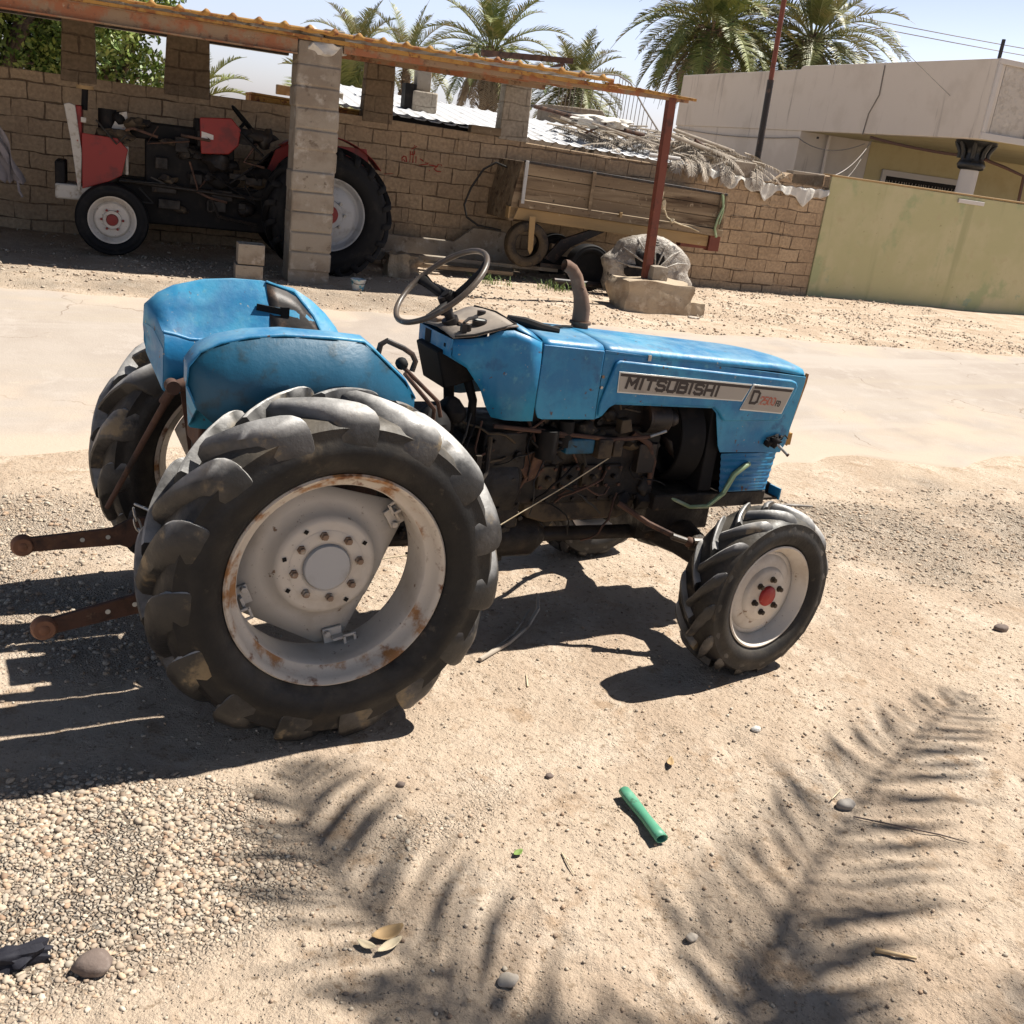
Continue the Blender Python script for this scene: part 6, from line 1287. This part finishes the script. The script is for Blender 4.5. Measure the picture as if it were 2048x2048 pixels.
# palm beside the photographer, its fronds shade the foreground
fp_ = bpy.data.objects.new('date_palm', None); COL.objects.link(fp_); fp_.location = (3.25, -3.1, 0); ORG[fp_.name] = (3.25, -3.1, 0)
tag(fp_, 'date palm standing just right of the view, its fronds shading the foreground', 'palm tree')
t = MB(); t.tube([(3.25, -3.1, -.05), (3.27, -3.1, 2.3), (3.25, -3.1, 4.4)], [.24, .20, .18], 12); obj('trunk', t, 'palm_trunk', fp_, smooth=60)
t = MB(); rs_ = random.Random(31); tp_ = Vector((3.25, -3.1, 4.42))
CT = 1/math.tan(R(SUN_EL))
def shade_frond(pts2, hs, ll, nl, wl=.026):
    """frond whose midrib passes over the listed ground points at heights hs (a real curved frond in the air)"""
    P = [Vector((x+h*.75*CT, y, h*.75)) for (x, y), h in zip(pts2, hs)]
    # resample
    Q = []
    for i in range(len(P)-1):
        for k in range(6): Q.append(P[i].lerp(P[i+1], k/6))
    Q.append(P[-1]); t.tube(Q, [.018*(1-.75*i/len(Q)) for i in range(len(Q))], 6)
    for i in range(nl):
        f = .12+.88*(i+.5)/nl; x = f*(len(Q)-1); k = min(int(x), len(Q)-2); q = Q[k].lerp(Q[k+1], x-k); dd = (Q[k+1]-Q[k]).normalized()
        s_ = dd.cross(Vector((0, 0, 1))).normalized(); w_ = math.sin(PI*min(1, .15+f*.85))**.5
        for sg in (-1, 1):
            l_ = ll*w_*rs_.uniform(.8, 1.12); dl = (s_*sg+dd*rs_.uniform(.55, 1.0)+Vector((0, 0, rs_.uniform(-.3, .3)))).normalized()
            m_ = q+dl*l_*.55; e_ = m_+(dl+Vector((0, 0, -.4))).normalized()*l_*.45; wv = Vector((dl.y, -dl.x, 0)).normalized()*wl*rs_.uniform(.6, 1.3)
            t.add([q-wv*.4, q+wv*.4, m_+wv*.5, e_, m_-wv*.5], [(0, 1, 2, 4), (4, 2, 3)])
shade_frond([(.45, -3.1), (.42, -2.45), (.52, -2.03), (.82, -1.80), (1.20, -1.58), (1.66, -1.34), (2.10, -1.15), (2.55, -.98)], [5.9, 6.2, 6.25, 6.2, 6.05, 5.8, 5.4, 5.0], .48, 46, .025)
shade_frond([(.45, -3.1), (.20, -2.3), (.0, -1.80), (-.10, -1.48), (-.16, -1.20), (-.17, -.98), (-.12, -.72)], [5.9, 6.2, 6.3, 6.2, 6.1, 6.0, 5.9], .46, 34, .025)
shade_frond([(.45, -3.1), (.40, -2.5), (.22, -2.1), (.12, -1.85)], [5.9, 6.4, 6.6, 6.6], .30, 18, .024)
shade_frond([(.45, -3.1), (.48, -2.6), (.62, -2.1), (.78, -1.95)], [5.9, 6.4, 6.6, 6.6], .40, 22, .030)
shade_frond([(.45, -3.1), (.50, -2.4), (.70, -2.0), (1.0, -1.78)], [5.9, 6.4, 6.6, 6.5], .36, 20, .028)
shade_frond([(.45, -3.1), (.10, -2.3), (-.10, -1.9), (-.22, -1.6)], [5.9, 6.4, 6.6, 6.5], .30, 18, .026)
shade_frond([(.45, -3.1), (.30, -2.3), (.02, -1.95), (-.05, -1.62)], [5.9, 6.2, 6.3, 6.3], .30, 18, .026)
shade_frond([(.45, -3.1), (.8, -2.6), (1.15, -2.3), (1.35, -2.12)], [5.9, 6.3, 6.4, 6.4], .16, 14)
for i in range(16):
    a = R(205+i*13); d = Vector((math.cos(a)*.8, math.sin(a)*.8, .5)); frond_geo(t, tp_, d if d.y < .1 else Vector((abs(d.x)+.4, -.3, .6)), 2.0, 1.0, 34, .38, .03, rs_, fold=.2)
obj('crown', t, 'frond_green', fp_, smooth=0, fix=False)

# ================================================================= litter and single stones
def onground(x, y, dz=0): return (x, y, Hs(x, y)+dz)
a = Vector(onground(.775, -1.175, .020)); b_ = Vector(onground(.745, -1.418, .020)); t = MB()
rows = []
for i in range(9):
    p = a.lerp(b_, i/8); d = (b_-a).normalized(); sx = d.cross(Vector((0, 0, 1))).normalized(); rows.append([p+sx*(.017*math.cos(q)*(1+.1*math.sin(i)))+Vector((0, 0, .013*math.sin(q)+.002)) for q in np.linspace(R(-30), R(330), 15)])
t.grid(rows); solo('rolled_tube', t, 'mint', 'mint green rolled plastic tube lying on the sand in the foreground', 'tube', tuple(onground(.76, -1.3)), bg=False, solid=.003, smooth=50)
def gstone(name, x, y, r_, m_, lab, seed, sq=(1, .8, .6)):
    t = MB(); h = Hs(x, y); t.blob((x, y, h+r_*sq[2]*.55), r_, 3, .14, 1.3, sq, seed); solo(name, t, m_, lab, 'stone', (x, y, h), bg=False, smooth=60)
gstone('stone', 1.438, -1.446, .034, 'stone_grey', 'smooth oval grey stone lying in the right frond shadow', 2, (1, .7, .55))
gstone('stone', -.757, -1.372, .042, 'stone_dark', 'rough dark brown stone at the bottom left beside the pebbles', 4, (1, .75, .65))
gstone('stone', 3.242, -.612, .035, 'stone_dark', 'dark stone alone on bright soil at the right edge', 6, (1, .8, .6))
gstone('stone', .10, -1.72, .024, 'stone_a', 'pale round stone near the bottom edge left of centre', 7)
gstone('stone', .615, -1.745, .016, 'stone_a', 'pale pebble near the bottom between the two frond shadows', 8)
gstone('stone', 1.441, -1.005, .018, 'plaster_white', 'small white stone chip right of the front wheel', 9)
gstone('stone', .14, -.93, .014, 'stone_dark', 'small black stone up and left of the mint tube', 10)
gstone('stone', .60, -1.02, .013, 'stone_dark', 'dark little stone directly above the mint tube', 12)
t = MB(); x, y = -.905, -1.30; t.blob((x, y, Hs(x, y)+.015), .06, 3, .4, 2, (1.1, .45, .35), 3); solo('black_rag', t, 'black_cloth', 'black rag lying at the left edge of the picture', 'rag', (x, y, Hs(x, y)), bg=False, smooth=50)
def leafm(x, y, L_, wd, ang, curl, m_, lab, nm='dry_leaf', cat='leaf'):
    t = MB(); rows = []; h = Hs(x, y)
    for i in range(9):
        f = i/8; w_ = wd*math.sin(PI*(.06+.88*f)); px = (f-.5)*L_; z = h+.006+curl*(abs(f-.5)*2)**2
        rows.append([(x+px*math.cos(ang)-q*w_*math.sin(ang), y+px*math.sin(ang)+q*w_*math.cos(ang), z+abs(q)*w_*.5) for q in (-1, -.5, 0, .5, 1)])
    t.grid(rows); solo(nm, t, m_, lab, cat, (x, y, h), bg=False, solid=.001, smooth=60)
leafm(-.115, -1.495, .085, .022, .15, .018, 'dry_leaf', 'curled brown leaf at the top of the small leaf cluster')
leafm(-.125, -1.535, .075, .013, .35, .008, 'straw', 'narrow pale leaf at the bottom of the small leaf cluster')
leafm(-.175, -1.515, .05, .012, 2.3, .01, 'straw', 'short pale leaf at the left of the small leaf cluster')
leafm(1.02, -1.08, .05, .012, .9, .012, 'dry_leaf', 'tiny orange leaf above the mint tube')
leafm(.33, -1.325, .035, .010, .4, .006, 'weed', 'bright yellow green petal lying on the soil near the centre')
def stick(pts, r_, m_, lab, nm='stick'):
    P = [onground(x, y, r_*.8+dz) for x, y, dz in pts]; t = MB(); t.tube(P, [r_]*(len(P)-1)+[r_*.5], 6); solo(nm, t, m_, lab, 'stick', P[0], bg=False, smooth=60)
stick([(.70, -.30, .004), (.88, -.19, .006), (1.02, -.08, .01), (1.12, .02, .03), (1.16, .10, .05)], .009, 'dry_frond', 'long dry palm stalk lying in the shade between the wheels', 'palm_stalk')
stick([(.74, -.27, .004), (.93, -.13, .01), (1.10, .05, .02)], .006, 'dry_frond', 'thinner dry stalk beside the long palm stalk in the shade', 'palm_stalk')
stick([(.80, -.50, 0), (.83, -.43, 0)], .004, 'straw', 'short straw bent in an L on the sunny soil')
stick([(1.48, -1.38, .004), (1.40, -1.42, .01)], .004, 'straw', 'pale curved straw touching the grey oval stone')
stick([(1.42, -1.50, .002), (1.62, -1.66, .002), (1.68, -1.72, .004)], .0025, 'stone_dark', 'long thin dark twig right of the grey oval stone')
stick([(1.05, -1.95, .003), (1.12, -2.02, .003)], .007, 'dry_leaf', 'short brown twig in the lower right corner')
stick([(.45, -1.36, .002), (.43, -1.46, .002)], .003, 'straw', 'thin pale straw near the bottom centre')
stick([(3.28, 1.02, .01), (3.42, 1.0, .004), (3.55, .98, .004)], .010, 'stone_grey', 'grey twig lying to the right of the front wheel')
